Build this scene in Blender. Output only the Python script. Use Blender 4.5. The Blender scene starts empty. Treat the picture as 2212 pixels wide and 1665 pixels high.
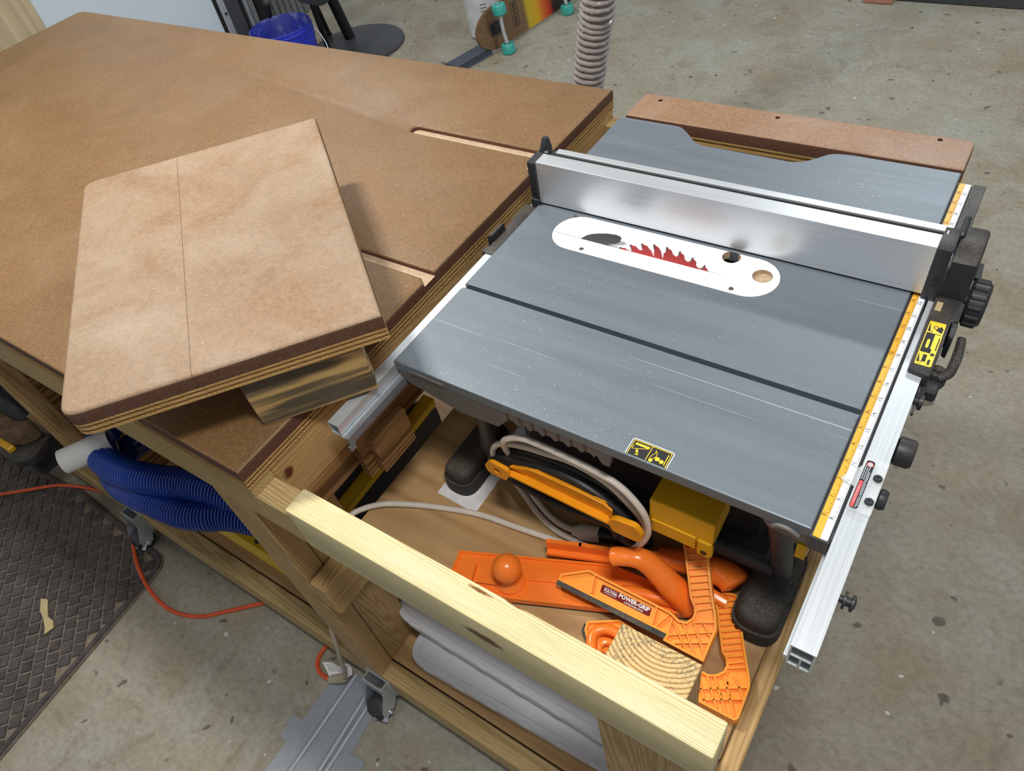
import bpy, bmesh, math, random
from mathutils import Vector, Matrix
random.seed(7)
C = bpy.context.scene.collection
S = bpy.context.scene
H = 0.93            # height of the saw table top above the floor; geometry below is given relative to that top
PI = math.pi

# ------------------------------------------------------------------ camera, light, exposure
cam_d = bpy.data.cameras.new('camera'); cam = bpy.data.objects.new('camera', cam_d); C.objects.link(cam)
right = Vector((0.83003086, 0.53659836, -0.15202292)); up = Vector((-0.31997554, 0.68143237, 0.65822912)); back = Vector((0.456798, -0.49770687, 0.73730825))
m = Matrix((right, up, back)).transposed().to_4x4(); m.translation = Vector((0.60263588, -0.43137854, 0.68724455 + H))
cam.matrix_world = m
cam_d.sensor_fit = 'HORIZONTAL'; cam_d.sensor_width = 36.0; cam_d.lens = 1556.776871798646 / 2212 * 36
cam_d.clip_start = 0.02; cam_d.clip_end = 60
S.camera = cam

def strip_light(name, loc, length, width, angle, watts, col):
    l = bpy.data.lights.new(name, 'AREA'); l.shape = 'RECTANGLE'; l.size = length; l.size_y = width; l.energy = watts; l.color = col
    o = bpy.data.objects.new(name, l); C.objects.link(o); o.location = loc; o.rotation_euler = (0, 0, math.radians(angle)); return o
# fluorescent shop lights under the ceiling
strip_light('shop_light', (-0.95, 0.20, 2.60), 0.34, 0.14, 49, 38, (1.0, 0.965, 0.90))
strip_light('shop_light', (0.75, -0.30, 2.60), 0.5, 0.14, 20, 24, (1.0, 0.985, 0.95))
strip_light('shop_light', (0.6, 2.9, 2.70), 1.3, 0.16, 10, 36, (0.92, 0.98, 1.0))
strip_light('shop_light', (-2.3, 2.2, 2.70), 1.3, 0.16, 100, 20, (0.96, 1.0, 0.97))
w = bpy.data.worlds.new('world'); S.world = w; w.use_nodes = True
w.node_tree.nodes['Background'].inputs['Color'].default_value = (0.80, 0.83, 0.86, 1)
w.node_tree.nodes['Background'].inputs['Strength'].default_value = 0.34
S.view_settings.view_transform = 'Standard'
try: S.view_settings.look = 'None'
except Exception: pass
S.view_settings.exposure = 0.0; S.view_settings.gamma = 1.0; S.view_settings.use_curve_mapping = False

# ------------------------------------------------------------------ material helpers
def srgb(r, g, b):
    f = lambda c: (c / 255 / 12.92) if c / 255 <= 0.04045 else ((c / 255 + 0.055) / 1.055) ** 2.4
    return (f(r), f(g), f(b), 1)
class NT:
    def __init__(s, name):
        s.m = bpy.data.materials.new(name); s.m.use_nodes = True; s.t = s.m.node_tree; s.b = s.t.nodes['Principled BSDF']
        s.tc = None
    def n(s, typ, **kw):
        o = s.t.nodes.new(typ)
        for k, v in kw.items(): setattr(o, k, v)
        return o
    def link(s, a, b): s.t.links.new(a, b)
    def put(s, sock, v):
        if hasattr(v, 'is_output') or isinstance(v, bpy.types.NodeSocket): s.link(v, sock)
        else: sock.default_value = v
    def obj(s):
        if not s.tc: s.tc = s.n('ShaderNodeTexCoord')
        return s.tc.outputs['Object']
    def map(s, scale=(1, 1, 1), loc=(0, 0, 0), rot=(0, 0, 0), vec=None):
        q = s.n('ShaderNodeMapping'); s.link(vec or s.obj(), q.inputs['Vector']); q.inputs['Scale'].default_value = scale; q.inputs['Location'].default_value = loc; q.inputs['Rotation'].default_value = rot
        return q.outputs[0]
    def noise(s, vec, scale, detail=3, rough=0.55, dist=0):
        q = s.n('ShaderNodeTexNoise'); s.link(vec, q.inputs['Vector']); q.inputs['Scale'].default_value = scale; q.inputs['Detail'].default_value = detail; q.inputs['Roughness'].default_value = rough; q.inputs['Distortion'].default_value = dist
        return q.outputs['Fac']
    def voro(s, vec, scale, feature='F1'):
        q = s.n('ShaderNodeTexVoronoi', feature=feature); s.link(vec, q.inputs['Vector']); q.inputs['Scale'].default_value = scale
        return q.outputs['Distance']
    def wave(s, vec, scale, dist=0, detail=2, dscale=1, typ='BANDS', dirn='X'):
        q = s.n('ShaderNodeTexWave', wave_type=typ)
        if typ == 'BANDS': q.bands_direction = dirn
        else: q.rings_direction = dirn
        s.link(vec, q.inputs['Vector']); q.inputs['Scale'].default_value = scale; q.inputs['Distortion'].default_value = dist; q.inputs['Detail'].default_value = detail; q.inputs['Detail Scale'].default_value = dscale
        return q.outputs['Fac']
    def ramp(s, fac, stops, interp='LINEAR'):
        q = s.n('ShaderNodeValToRGB'); s.put(q.inputs[0], fac); cr = q.color_ramp; cr.interpolation = interp
        while len(cr.elements) > 1: cr.elements.remove(cr.elements[-1])
        cr.elements[0].position = stops[0][0]; cr.elements[0].color = stops[0][1]
        for p, c in stops[1:]:
            e = cr.elements.new(p); e.color = c
        return q.outputs[0]
    def mix(s, fac, a, b, mode='MIX'):
        q = s.n('ShaderNodeMix', data_type='RGBA', blend_type=mode); s.put(q.inputs[0], fac); s.put(q.inputs[6], a); s.put(q.inputs[7], b)
        return q.outputs[2]
    def math(s, op, a, b=0.0):
        q = s.n('ShaderNodeMath', operation=op); s.put(q.inputs[0], a); s.put(q.inputs[1], b); return q.outputs[0]
    def bump(s, h, strength=0.2, dist=0.001):
        q = s.n('ShaderNodeBump'); s.put(q.inputs['Height'], h); q.inputs['Strength'].default_value = strength; q.inputs['Distance'].default_value = dist
        s.link(q.outputs[0], s.b.inputs['Normal'])
    def out(s, col=None, rough=None, metal=None, spec=None, **kw):
        if col is not None: s.put(s.b.inputs['Base Color'], col)
        if rough is not None: s.put(s.b.inputs['Roughness'], rough)
        if metal is not None: s.put(s.b.inputs['Metallic'], metal)
        if spec is not None: s.put(s.b.inputs['Specular IOR Level'], spec)
        for k, v in kw.items(): s.put(s.b.inputs[k], v)
        return s.m
W0 = (0, 0, 0, 1); W1 = (1, 1, 1, 1)
def g(v): return (v, v, v, 1)
def sc(c, k): return (c[0] * k, c[1] * k, c[2] * k, 1)

def plain(name, col, rough=0.5, metal=0.0, spec=0.5, var=0.12, vs=30, bump=0.0, bs=400):
    t = NT(name); n = t.noise(t.obj(), vs, 3)
    c = t.ramp(n, [(0.3, sc(col, 1 - var)), (0.7, sc(col, 1 + var))])
    if bump: t.bump(t.noise(t.obj(), bs, 2), bump, 0.0006)
    return t.out(c, rough, metal, spec)
def wood(name, light, dark, axis, freq=70, contrast=1.0, rough=0.55, knots=(), blotch=0.10, seed=0):
    """sawn timber: growth lines running along the axis"""
    t = NT(name); i = 'xyz'.index(axis)
    s = [1, 1, 1]; s[i] = 0.045
    off = (seed * 1.37, seed * 2.11, seed * 0.73)
    v = t.map(tuple(s), off)
    warp = t.noise(v, 9, 2)
    a = {'x': (0.25, 1, 0.8), 'y': (1, 0.25, 0.8), 'z': (1, 0.8, 0.25)}[axis]
    n1 = t.noise(v, freq * 0.55, 2, 0.5, 0.6)
    vv = t.n('ShaderNodeVectorMath', operation='ADD'); t.link(v, vv.inputs[0])
    cx = t.n('ShaderNodeCombineXYZ'); wv = t.math('MULTIPLY', warp, 0.06)
    for k in range(3): t.link(wv, cx.inputs[k])
    t.link(cx.outputs[0], vv.inputs[1])
    wv2 = t.wave(vv.outputs[0], freq * 1.8, 3.0, 2, 1.5, 'BANDS', {'x': 'DIAGONAL', 'y': 'DIAGONAL', 'z': 'DIAGONAL'}[axis])
    k = t.math('ADD', t.math('MULTIPLY', n1, 0.45), t.math('MULTIPLY', wv2, 0.55))
    c = t.ramp(k, [(0.25, dark), (0.25 + 0.42 / contrast if contrast > 1 else 0.62, light), (0.9, sc(light, 1.05))])
    fine = t.noise(v, freq * 9, 2)
    c = t.mix(0.35, c, t.ramp(fine, [(0.3, sc(light, 0.72)), (0.7, sc(light, 1.12))]), 'MULTIPLY') if False else c
    b = t.noise(t.obj(), 5, 3)
    c = t.mix(1.0, c, t.ramp(b, [(0.25, g(1 - blotch * 2)), (0.75, g(1 + blotch))]), 'MULTIPLY')
    f2 = t.ramp(fine, [(0.35, g(0.88)), (0.65, g(1.06))])
    c = t.mix(1.0, c, f2, 'MULTIPLY')
    for (kc, kr, ks, kcol) in knots:
        mp = t.map(tuple(1.0 / q for q in ks), tuple(-kc[j] / ks[j] for j in range(3)))
        ln = t.n('ShaderNodeVectorMath', operation='LENGTH'); t.link(mp, ln.inputs[0])
        d = t.math('ADD', ln.outputs['Value'], t.math('MULTIPLY', t.math('SUBTRACT', t.noise(t.obj(), 120, 2), 0.5), kr * 0.8))
        c = t.mix(t.ramp(d, [(kr * 0.55, W1), (kr, W0)]), c, kcol)
    t.bump(k, 0.08, 0.0006)
    return t.out(c, rough, 0, 0.3)
def hardboard(name, base, dusty, dustcol, seed=0, rough=0.5, spec=0.35):
    t = NT(name)
    v = t.map((1, 1, 1), (seed, seed * .7, 0))
    fib = t.noise(v, 420, 3, 0.7); sp = t.noise(v, 160, 2, 0.6)
    c = t.ramp(t.math('ADD', t.math('MULTIPLY', fib, 0.5), t.math('MULTIPLY', sp, 0.5)), [(0.38, sc(base, 0.80)), (0.5, base), (0.63, sc(base, 1.22))])
    big = t.noise(v, 3.2, 4, 0.55, 0.4)
    c = t.mix(1.0, c, t.ramp(big, [(0.3, g(0.90)), (0.7, g(1.10))]), 'MULTIPLY')
    d = t.noise(t.map((1, 1, 1), (seed + 3, 1, 0)), 7, 5, 0.62, 0.5)
    dm = t.ramp(d, [(0.50 - 0.22 * dusty, W0), (0.72, g(0.85 * dusty))])
    dm2 = t.mix(1.0, dm, t.ramp(t.noise(v, 700, 2), [(0.35, g(0.45)), (0.6, W1)]), 'MULTIPLY')
    c = t.mix(dm2, c, dustcol)
    ch = t.ramp(t.noise(t.map((1, 1, 1), (9, seed, 0)), 260, 1, 0.4), [(0.775, W0), (0.80, W1)])
    c = t.mix(t.math('MULTIPLY', ch, 0.55), c, srgb(232, 214, 180))
    sm = t.map((1, 9, 1), (seed, 2, 0), (0, 0, 0.6)); scr = t.ramp(t.noise(sm, 9, 2, 0.4), [(0.74, W0), (0.80, g(0.10))])
    c = t.mix(scr, c, srgb(205, 170, 130))
    t.bump(fib, 0.12, 0.0004)
    return t.out(c, t.ramp(big, [(0.3, g(rough - 0.06)), (0.7, g(rough + 0.08))]), 0, spec)
def steel_paint(name, col):
    t = NT(name)
    n = t.noise(t.map((0.35, 4, 1)), 9, 4, 0.6)
    c = t.ramp(n, [(0.3, sc(col, 0.95)), (0.7, sc(col, 1.05))])
    n3 = t.noise(t.map((0.5, 90, 1), (2.31, 5, 0), (0, 0, -0.02)), 5, 1, 0.4)
    c = t.mix(t.ramp(n3, [(0.765, W0), (0.785, g(0.5))]), c, srgb(208, 220, 228))
    dst = t.ramp(t.noise(t.obj(), 420, 1, 0.3), [(0.735, W0), (0.765, g(0.8))])
    dens = t.ramp(t.noise(t.obj(), 5, 2), [(0.35, g(0.15)), (0.7, W1)])
    c = t.mix(t.mix(1.0, dst, dens, 'MULTIPLY'), c, srgb(205, 205, 198))
    return t.out(c, t.ramp(n, [(0.3, g(0.40)), (0.7, g(0.50))]), 0.35, 0.5)
def aluminium(name, col, axis='x', rough=0.36, metal=0.9):
    t = NT(name); s = [40, 40, 40]; s['xyz'.index(axis)] = 0.4
    n = t.noise(t.map(tuple(s)), 12, 3)
    c = t.ramp(n, [(0.3, sc(col, 0.93)), (0.7, sc(col, 1.04))])
    return t.out(c, t.ramp(n, [(0.3, g(rough - 0.04)), (0.7, g(rough + 0.06))]), metal, 0.5)
def dusty_plastic(name, col, dust=0.5, rough=0.45, dcol=srgb(150, 135, 112)):
    t = NT(name); n = t.noise(t.obj(), 40, 3)
    c = t.ramp(n, [(0.3, sc(col, 0.85)), (0.7, sc(col, 1.2))])
    d = t.noise(t.obj(), 900, 2, 0.6); big = t.noise(t.obj(), 14, 3)
    geo = t.n('ShaderNodeNewGeometry'); sx = t.n('ShaderNodeSeparateXYZ'); t.link(geo.outputs['Normal'], sx.inputs[0])
    f = t.math('MULTIPLY', t.ramp(t.math('ADD', d, t.math('MULTIPLY', big, 0.5)), [(0.72, W0), (0.95, W1)]), t.ramp(sx.outputs[2], [(0.2, W0), (0.9, g(dust))]))
    c = t.mix(f, c, dcol); t.bump(d, 0.10, 0.0004)
    return t.out(c, rough, 0, 0.45)

MAT = {}
LIGHTP = srgb(240, 224, 176); 
MAT['bench_top'] = hardboard('bench_hardboard', srgb(122, 92, 58), 0.34, srgb(150, 126, 100), 0.0, 0.46, 0.42)
MAT['cover_top'] = hardboard('dusty_hardboard', srgb(138, 108, 78), 0.85, srgb(174, 160, 142), 4.2, 0.55, 0.35)
MAT['ext_top'] = hardboard('light_hardboard', srgb(146, 112, 84), 0.5, srgb(178, 162, 150), 8.4, 0.48, 0.42)
MAT['hb_edge'] = plain('hardboard_edge', srgb(94, 64, 50), 0.55, 0, 0.3, 0.3, 350, 0.3, 700)
MAT['slot_floor'] = plain('slot_fibre', srgb(184, 160, 132), 0.7, 0, 0.3, 0.15, 120)
MAT['ply_a'] = wood('ply_face_layer', srgb(196, 160, 104), srgb(172, 134, 80), 'x', 60, 1, 0.6, (), 0.12, 1)
MAT['ply_b'] = wood('ply_cross_layer', srgb(140, 104, 58), srgb(84, 58, 26), 'x', 90, 1, 0.6, (), 0.2, 2)
MAT['pine_x'] = wood('pine_x', srgb(194, 168, 118), srgb(176, 146, 96), 'x', 60, 1, 0.5, (), 0.10, 3)
MAT['pine_y'] = wood('pine_y', srgb(198, 164, 112), srgb(178, 140, 88), 'y', 60, 1, 0.5, [((0.936, -0.4506, 0.858), 1.0, (0.02, 0.011, 0.011), srgb(92, 56, 36))], 0.12, 4)
MAT['pine_z'] = wood('pine_z', srgb(190, 158, 110), srgb(170, 134, 86), 'z', 60, 1, 0.5, (), 0.12, 5)
MAT['beam'] = wood('pale_pine', srgb(226, 214, 168), srgb(204, 186, 134), 'x', 70, 1, 0.42, [((1.300, -0.5055, 0.8454), 1.0, (0.032, 0.02, 0.012), srgb(96, 60, 34)), ((1.2818, -0.4742, 0.888), 1.0, (0.020, 0.0026, 0.01), srgb(120, 74, 36)), ((1.3276, -0.4681, 0.888), 1.0, (0.020, 0.0035, 0.01), srgb(140, 88, 44))], 0.05, 6)
MAT['ply_sheet'] = wood('shelf_plywood', srgb(190, 154, 108), srgb(180, 142, 96), 'x', 7, 1, 0.4, (), 0.12, 7)
MAT['ply_dark'] = wood('stained_plywood', srgb(150, 112, 70), srgb(96, 66, 36), 'y', 18, 1, 0.5, [((-0.08, -0.36, 0.45), 1.0, (0.05, 0.05, 0.08), srgb(96, 66, 34))], 0.2, 8)
def streaked():
    t = NT('grey_streaked_pine'); v = t.map((0.10, 1.2, 1.2), (3, 1, 2)); n = t.noise(v, 42, 3, 0.5, 0.4); f = t.noise(t.map((0.05, 1, 1)), 420, 2)
    c = t.ramp(n, [(0.38, srgb(86, 76, 62)), (0.47, srgb(130, 110, 78)), (0.55, srgb(188, 154, 100)), (0.7, srgb(198, 166, 110))])
    c = t.mix(1.0, c, t.ramp(f, [(0.35, g(0.82)), (0.65, g(1.08))]), 'MULTIPLY'); return t.out(c, 0.6, 0, 0.3)
MAT['block'] = streaked()
def endgrain():
    t = NT('pine_end_grain'); v = t.map((1, 1, 1), (-1.474, 0.395, 0), (0, 0, 0))
    d = t.noise(t.obj(), 25, 2)
    w_ = t.wave(v, 62, 1.0, 2, 1.5, 'RINGS', 'Z')
    c = t.ramp(w_, [(0.0, srgb(214, 186, 134)), (0.62, srgb(206, 176, 122)), (0.9, srgb(166, 130, 80))])
    st = t.noise(t.map((60, 60, 60)), 6, 2); big = t.noise(t.obj(), 22, 3)
    c = t.mix(t.ramp(t.math('MULTIPLY', st, big), [(0.27, W0), (0.36, g(0.6))]), c, srgb(78, 86, 78))
    c = t.mix(1.0, c, t.ramp(t.noise(t.obj(), 500, 2), [(0.3, g(0.88)), (0.7, g(1.08))]), 'MULTIPLY')
    return t.out(c, 0.65, 0, 0.25)
MAT['endgrain'] = endgrain()
MAT['steel'] = steel_paint('grey_table_paint', srgb(116, 125, 133))
MAT['steel_side'] = plain('grey_casting', srgb(112, 108, 106), 0.55, 0.2, 0.4, 0.08, 50, 0.08)
MAT['dark'] = plain('dark_groove', srgb(20, 20, 22), 0.6)
MAT['alu'] = aluminium('anodised_aluminium', srgb(216, 220, 224), 'x', 0.36, 0.62)
MAT['alu_y'] = aluminium('rail_aluminium', srgb(216, 222, 226), 'y', 0.40, 0.6)
MAT['zinc'] = plain('zinc_plate', srgb(205, 212, 220), 0.3, 0.75, 0.5, 0.1, 30)
MAT['black'] = dusty_plastic('black_plastic', srgb(40, 43, 49), 0.22)
MAT['black_dusty'] = dusty_plastic('dusty_black_plastic', srgb(42, 42, 44), 0.42, 0.5)
MAT['rubber'] = dusty_plastic('black_rubber_foot', srgb(44, 43, 43), 0.55, 0.7)
MAT['white'] = plain('white_melamine', srgb(246, 248, 250), 0.35, 0, 0.5, 0.02)
MAT['red'] = plain('red_blade_coating', srgb(186, 40, 42), 0.4, 0.1, 0.5, 0.12, 40)
MAT['carbide'] = plain('carbide_tooth', srgb(110, 104, 102), 0.35, 0.8)
MAT['screw'] = plain('steel_screw', srgb(140, 138, 136), 0.35, 0.9, 0.5, 0.3, 400)
MAT['yellow_scale'] = plain('yellow_scale', srgb(232, 172, 56), 0.4, 0, 0.5, 0.06, 20)
MAT['white_scale'] = plain('white_scale', srgb(232, 238, 244), 0.4, 0, 0.5, 0.03)
MAT['ink'] = plain('black_ink', srgb(26, 26, 28), 0.5)
MAT['yellow'] = plain('yellow_enamel', srgb(222, 182, 34), 0.35, 0, 0.5, 0.06)
MAT['dkyellow'] = plain('tool_yellow', srgb(224, 168, 24), 0.4, 0, 0.5, 0.06)
MAT['label_yellow'] = plain('label_yellow', srgb(250, 208, 52), 0.4)
MAT['orange'] = plain('glossy_orange', srgb(255, 130, 44), 0.25, 0, 0.5, 0.05, 14)
MAT['amber'] = plain('amber_plastic', srgb(255, 162, 56), 0.35, 0, 0.5, 0.04, 14)
MAT['maroon'] = plain('maroon_label', srgb(112, 20, 18), 0.6, 0, 0.2)
MAT['hook'] = plain('amber_hook', srgb(240, 156, 22), 0.35)
MAT['whitecord'] = plain('white_cord', srgb(214, 204, 192), 0.5, 0, 0.4, 0.08, 60)
MAT['greycord'] = plain('grey_cord', srgb(168, 158, 140), 0.5)
MAT['blackcord'] = plain('black_cord', srgb(34, 33, 34), 0.5)
MAT['orangecord'] = plain('orange_cord', srgb(206, 84, 44), 0.45)
MAT['paper'] = plain('white_paper', srgb(228, 226, 226), 0.7)
MAT['bluehose'] = plain('blue_hose_plastic', srgb(34, 66, 152), 0.16, 0, 0.8, 0.06)
MAT['bluebucket'] = plain('blue_bucket_plastic', srgb(36, 52, 190), 0.4, 0, 0.5, 0.08)
def dustybucket():
    t = NT('dusty_blue_plastic'); n = t.noise(t.map((1, 1, 0.5)), 26, 4, 0.7)
    c = t.mix(t.ramp(n, [(0.50, W0), (0.72, g(0.75))]), srgb(38, 50, 150), srgb(160, 166, 190)); return t.out(c, 0.5)
MAT['bucket_in'] = dustybucket()
MAT['pvc'] = plain('white_pvc', srgb(206, 206, 204), 0.35, 0, 0.5, 0.05)
MAT['whiteplastic'] = plain('white_plastic', srgb(222, 228, 232), 0.4)
def clear(name, col, rough, trans, alpha=1.0):
    t = NT(name); n = t.noise(t.obj(), 20, 2); return t.out(t.ramp(n, [(0.3, sc(col, .94)), (0.7, col)]), rough, 0, 0.5, **{'Transmission Weight': trans, 'IOR': 1.45, 'Alpha': alpha})
MAT['frost'] = clear('frosted_plastic', srgb(240, 241, 246), 0.35, 0.0, 0.62)
MAT['acrylic'] = clear('clear_acrylic', (.9, .93, .95, 1), 0.05, 0.0, 0.28)
MAT['hoseclear'] = plain('grey_hose_plastic', srgb(120, 112, 110), 0.25)
MAT['hoserib'] = plain('hose_rib', srgb(168, 159, 157), 0.14, 0, 0.7)
MAT['tape'] = plain('grey_duct_tape', srgb(150, 156, 164), 0.42, 0.15, 0.5, 0.06, 60, 0.06)
MAT['greymetal'] = plain('grey_panel_metal', srgb(120, 122, 126), 0.45, 0.2)
MAT['charcoal'] = plain('charcoal_panel', srgb(66, 68, 72), 0.5)
MAT['slate'] = plain('dark_slate_bar', srgb(66, 74, 88), 0.5)
MAT['teal'] = plain('teal_urethane', srgb(64, 168, 158), 0.35)
MAT['leather'] = plain('dusty_brown_shoe', srgb(104, 84, 62), 0.8, 0, 0.3, 0.35, 60)
MAT['dangerred'] = plain('danger_red', srgb(226, 84, 84), 0.4)
MAT['lightgrey'] = plain('label_grey', srgb(176, 182, 190), 0.5)
MAT['scrap'] = plain('torn_scrap', srgb(178, 162, 120), 0.8)
MAT['salmon'] = plain('salmon_box', srgb(186, 130, 112), 0.6)
def concrete():
    t = NT('concrete_floor'); v = t.obj()
    a = t.noise(v, 1.1, 5, 0.6, 0.6); b = t.noise(v, 4.2, 6, 0.65, 1.2); f = t.noise(v, 60, 5, 0.7)
    c = t.ramp(a, [(0.30, srgb(136, 122, 100)), (0.48, srgb(148, 140, 122)), (0.62, srgb(154, 152, 138)), (0.75, srgb(144, 136, 114))])
    c = t.mix(t.ramp(b, [(0.42, g(0.0)), (0.62, g(0.5))]), c, srgb(164, 162, 152))
    c = t.mix(t.ramp(t.noise(t.map((1, 1, 1), (5, 3, 0)), 5.5, 6, 0.62, 1.6), [(0.57, W0), (0.68, g(0.32))]), c, srgb(108, 96, 76))
    c = t.mix(1.0, c, t.ramp(f, [(0.28, g(0.78)), (0.5, g(1.0)), (0.72, g(1.16))]), 'MULTIPLY')
    sp = t.noise(t.map((1, 1, 1), (2, 7, 0)), 13, 2, 0.45, 0.3)
    c = t.mix(t.ramp(sp, [(0.70, W0), (0.735, g(0.75))]), c, srgb(72, 66, 56))
    sp2 = t.noise(t.map((1, 1, 1), (12, 3, 0)), 26, 1, 0.4, 0.2)
    c = t.mix(t.ramp(sp2, [(0.74, W0), (0.76, g(0.8))]), c, srgb(84, 78, 68))
    lines = t.ramp(t.noise(t.map((1, 3.5, 1), (0, 0, 0), (0, 0, 0.5)), 9, 5, 0.7, 0.8), [(0.485, W0), (0.497, g(0.35)), (0.51, W0)])
    c = t.mix(lines, c, srgb(92, 82, 66))
    wh = t.noise(t.map((1, 1, 1), (31, 17, 0)), 34, 1, 0.3)
    c = t.mix(t.ramp(wh, [(0.775, W0), (0.79, g(0.8))]), c, srgb(205, 205, 198))
    t.bump(t.math('ADD', t.math('MULTIPLY', b, 0.6), f), 0.14, 0.002)
    return t.out(c, t.ramp(b, [(0.3, g(0.50)), (0.7, g(0.72))]), 0, 0.35)
MAT['concrete'] = concrete()
MAT['drywall'] = plain('white_wall_panel', srgb(206, 220, 232), 0.55, 0, 0.4, 0.02, 3)
MAT['birch'] = wood('birch_sheet', srgb(196, 180, 150), srgb(188, 170, 140), 'z', 4, 1, 0.6, [((0, 0.14, 0.85), 1.0, (0.2, 0.010, 0.02), srgb(70, 52, 36)), ((0, 0.10, 0.79), 1.0, (0.2, 0.006, 0.008), srgb(70, 52, 36)), ((0, 0.16, 0.73), 1.0, (0.2, 0.005, 0.01), srgb(90, 66, 46))], 0.06, 11)
def matrub():
    t = NT('mat_rubber'); n = t.noise(t.obj(), 30, 4); f = t.noise(t.obj(), 500, 2)
    c = t.ramp(n, [(0.3, srgb(56, 52, 52)), (0.7, srgb(84, 78, 76))]); c = t.mix(t.ramp(f, [(0.62, W0), (0.72, g(0.5))]), c, srgb(130, 120, 105)); return t.out(c, 0.5, 0, 0.4)
MAT['mat'] = matrub()
MAT['mat_seam'] = plain('mat_seam_dust', srgb(120, 108, 96), 0.85, 0, 0.2, 0.3, 60)
def deckgraphic():
    t = NT('longboard_graphic'); s_ = t.n('ShaderNodeSeparateXYZ'); t.link(t.obj(), s_.inputs[0])
    n = t.noise(t.map((1, 14, 14)), 20, 3); wd = t.ramp(n, [(0.3, srgb(104, 78, 54)), (0.7, srgb(134, 104, 76))])
    band = t.ramp(s_.outputs[0], [(0.27, srgb(116, 90, 62)), (0.30, srgb(196, 168, 40)), (0.37, srgb(214, 166, 36)), (0.42, srgb(212, 104, 40)), (0.475, srgb(190, 54, 34)), (0.50, srgb(60, 40, 34)), (0.55, srgb(40, 34, 30))])
    k = t.ramp(s_.outputs[0], [(0.26, W0), (0.29, W1)])
    return t.out(t.mix(k, wd, band), 0.4)
MAT['deck'] = deckgraphic()

# ------------------------------------------------------------------ geometry helpers
ROOT = {}
def thing(name, label, cat, loc, group=None):
    o = bpy.data.objects.new(name, None); C.objects.link(o); o.empty_display_size = 0.05
    o.location = (loc[0], loc[1], loc[2] + H); o['label'] = label; o['category'] = cat
    if group: o['group'] = group
    ROOT[o.name] = Vector(o.location); return o
def finish(bm, ang=0.6):
    bmesh.ops.recalc_face_normals(bm, faces=bm.faces)
    for f in bm.faces: f.smooth = True
    for e in bm.edges:
        if len(e.link_faces) == 2: e.smooth = e.calc_face_angle(0) < ang
        else: e.smooth = False
def mk(bm, name, mat, parent=None, ang=0.6, raw=False, **props):
    """link the bmesh as ONE mesh object; coordinates come relative to the saw table top"""
    if not raw: finish(bm, ang)
    off = Vector((0, 0, H)) - (ROOT[parent.name] if parent else Vector((0, 0, 0)))
    for v in bm.verts: v.co += off
    me = bpy.data.meshes.new(name); bm.to_mesh(me); bm.free()
    o = bpy.data.objects.new(name, me); C.objects.link(o)
    for q in (mat if isinstance(mat, (list, tuple)) else [mat]): me.materials.append(MAT[q])
    if parent: o.parent = parent; ROOT[o.name] = ROOT[parent.name]
    else: ROOT[o.name] = Vector((0, 0, 0))
    for k, v in props.items(): o[k] = v
    return o
def solo(bm, name, mat, label, cat, group=None, **kw):
    """a thing that is one mesh: origin at its centre"""
    o = mk(bm, name, mat, **kw); o['label'] = label; o['category'] = cat
    if group: o['group'] = group
    c = sum((v.co for v in o.data.vertices), Vector()) / len(o.data.vertices)
    c.z = min(v.co.z for v in o.data.vertices)
    for v in o.data.vertices: v.co -= c
    o.location = c; ROOT[o.name] = c; return o
def BM(): return bmesh.new()
def box(bm, x0, x1, y0, y1, z0, z1, bev=0.0, seg=1):
    r = bmesh.ops.create_cube(bm, size=1.0); vs = r['verts']
    for v in vs: v.co = Vector((x0 + (v.co.x + .5) * (x1 - x0), y0 + (v.co.y + .5) * (y1 - y0), z0 + (v.co.z + .5) * (z1 - z0)))
    if bev > 0:
        es = list({e for v in vs for e in v.link_edges})
        bmesh.ops.bevel(bm, geom=es, offset=bev, segments=seg, affect='EDGES', profile=0.5)
    return vs
def obox(bm, p, q, w, h, up=(0, 0, 1), bev=0.0):
    """a bar from p to q, w wide, h high"""
    p = Vector(p); q = Vector(q); d = q - p; L = d.length; d.normalize(); s = d.cross(Vector(up)).normalized(); u = s.cross(d)
    r = bmesh.ops.create_cube(bm, size=1.0); vs = r['verts']
    for v in vs:
        a = v.co.copy(); v.co = p + d * ((a.x + .5) * L) + s * (a.y * w) + u * (a.z * h)
    if bev: bmesh.ops.bevel(bm, geom=list({e for v in vs for e in v.link_edges}), offset=bev, segments=1, affect='EDGES')
    return vs
def prism(bm, pts, axis, a, b, bev_top=0.0, seg=2, skip=()):
    """extrude a 2D polygon along an axis from a to b"""
    def P(p, t):
        return {'z': Vector((p[0], p[1], t)), 'y': Vector((p[0], t, p[1])), 'x': Vector((t, p[0], p[1]))}[axis]
    lo = [bm.verts.new(P(p, a)) for p in pts]; hi = [bm.verts.new(P(p, b)) for p in pts]; n = len(pts)
    fl = bm.faces.new(lo); fh = bm.faces.new(hi); fs = []
    for i in range(n): fs.append(bm.faces.new((lo[i], lo[(i + 1) % n], hi[(i + 1) % n], hi[i])))
    bmesh.ops.recalc_face_normals(bm, faces=[fl, fh] + fs)
    if bev_top > 0: bmesh.ops.bevel(bm, geom=[bm.edges.get((hi[i], hi[(i + 1) % n])) for i in range(n) if i not in skip], offset=bev_top, segments=seg, affect='EDGES', profile=0.5)
    return lo + hi
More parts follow.
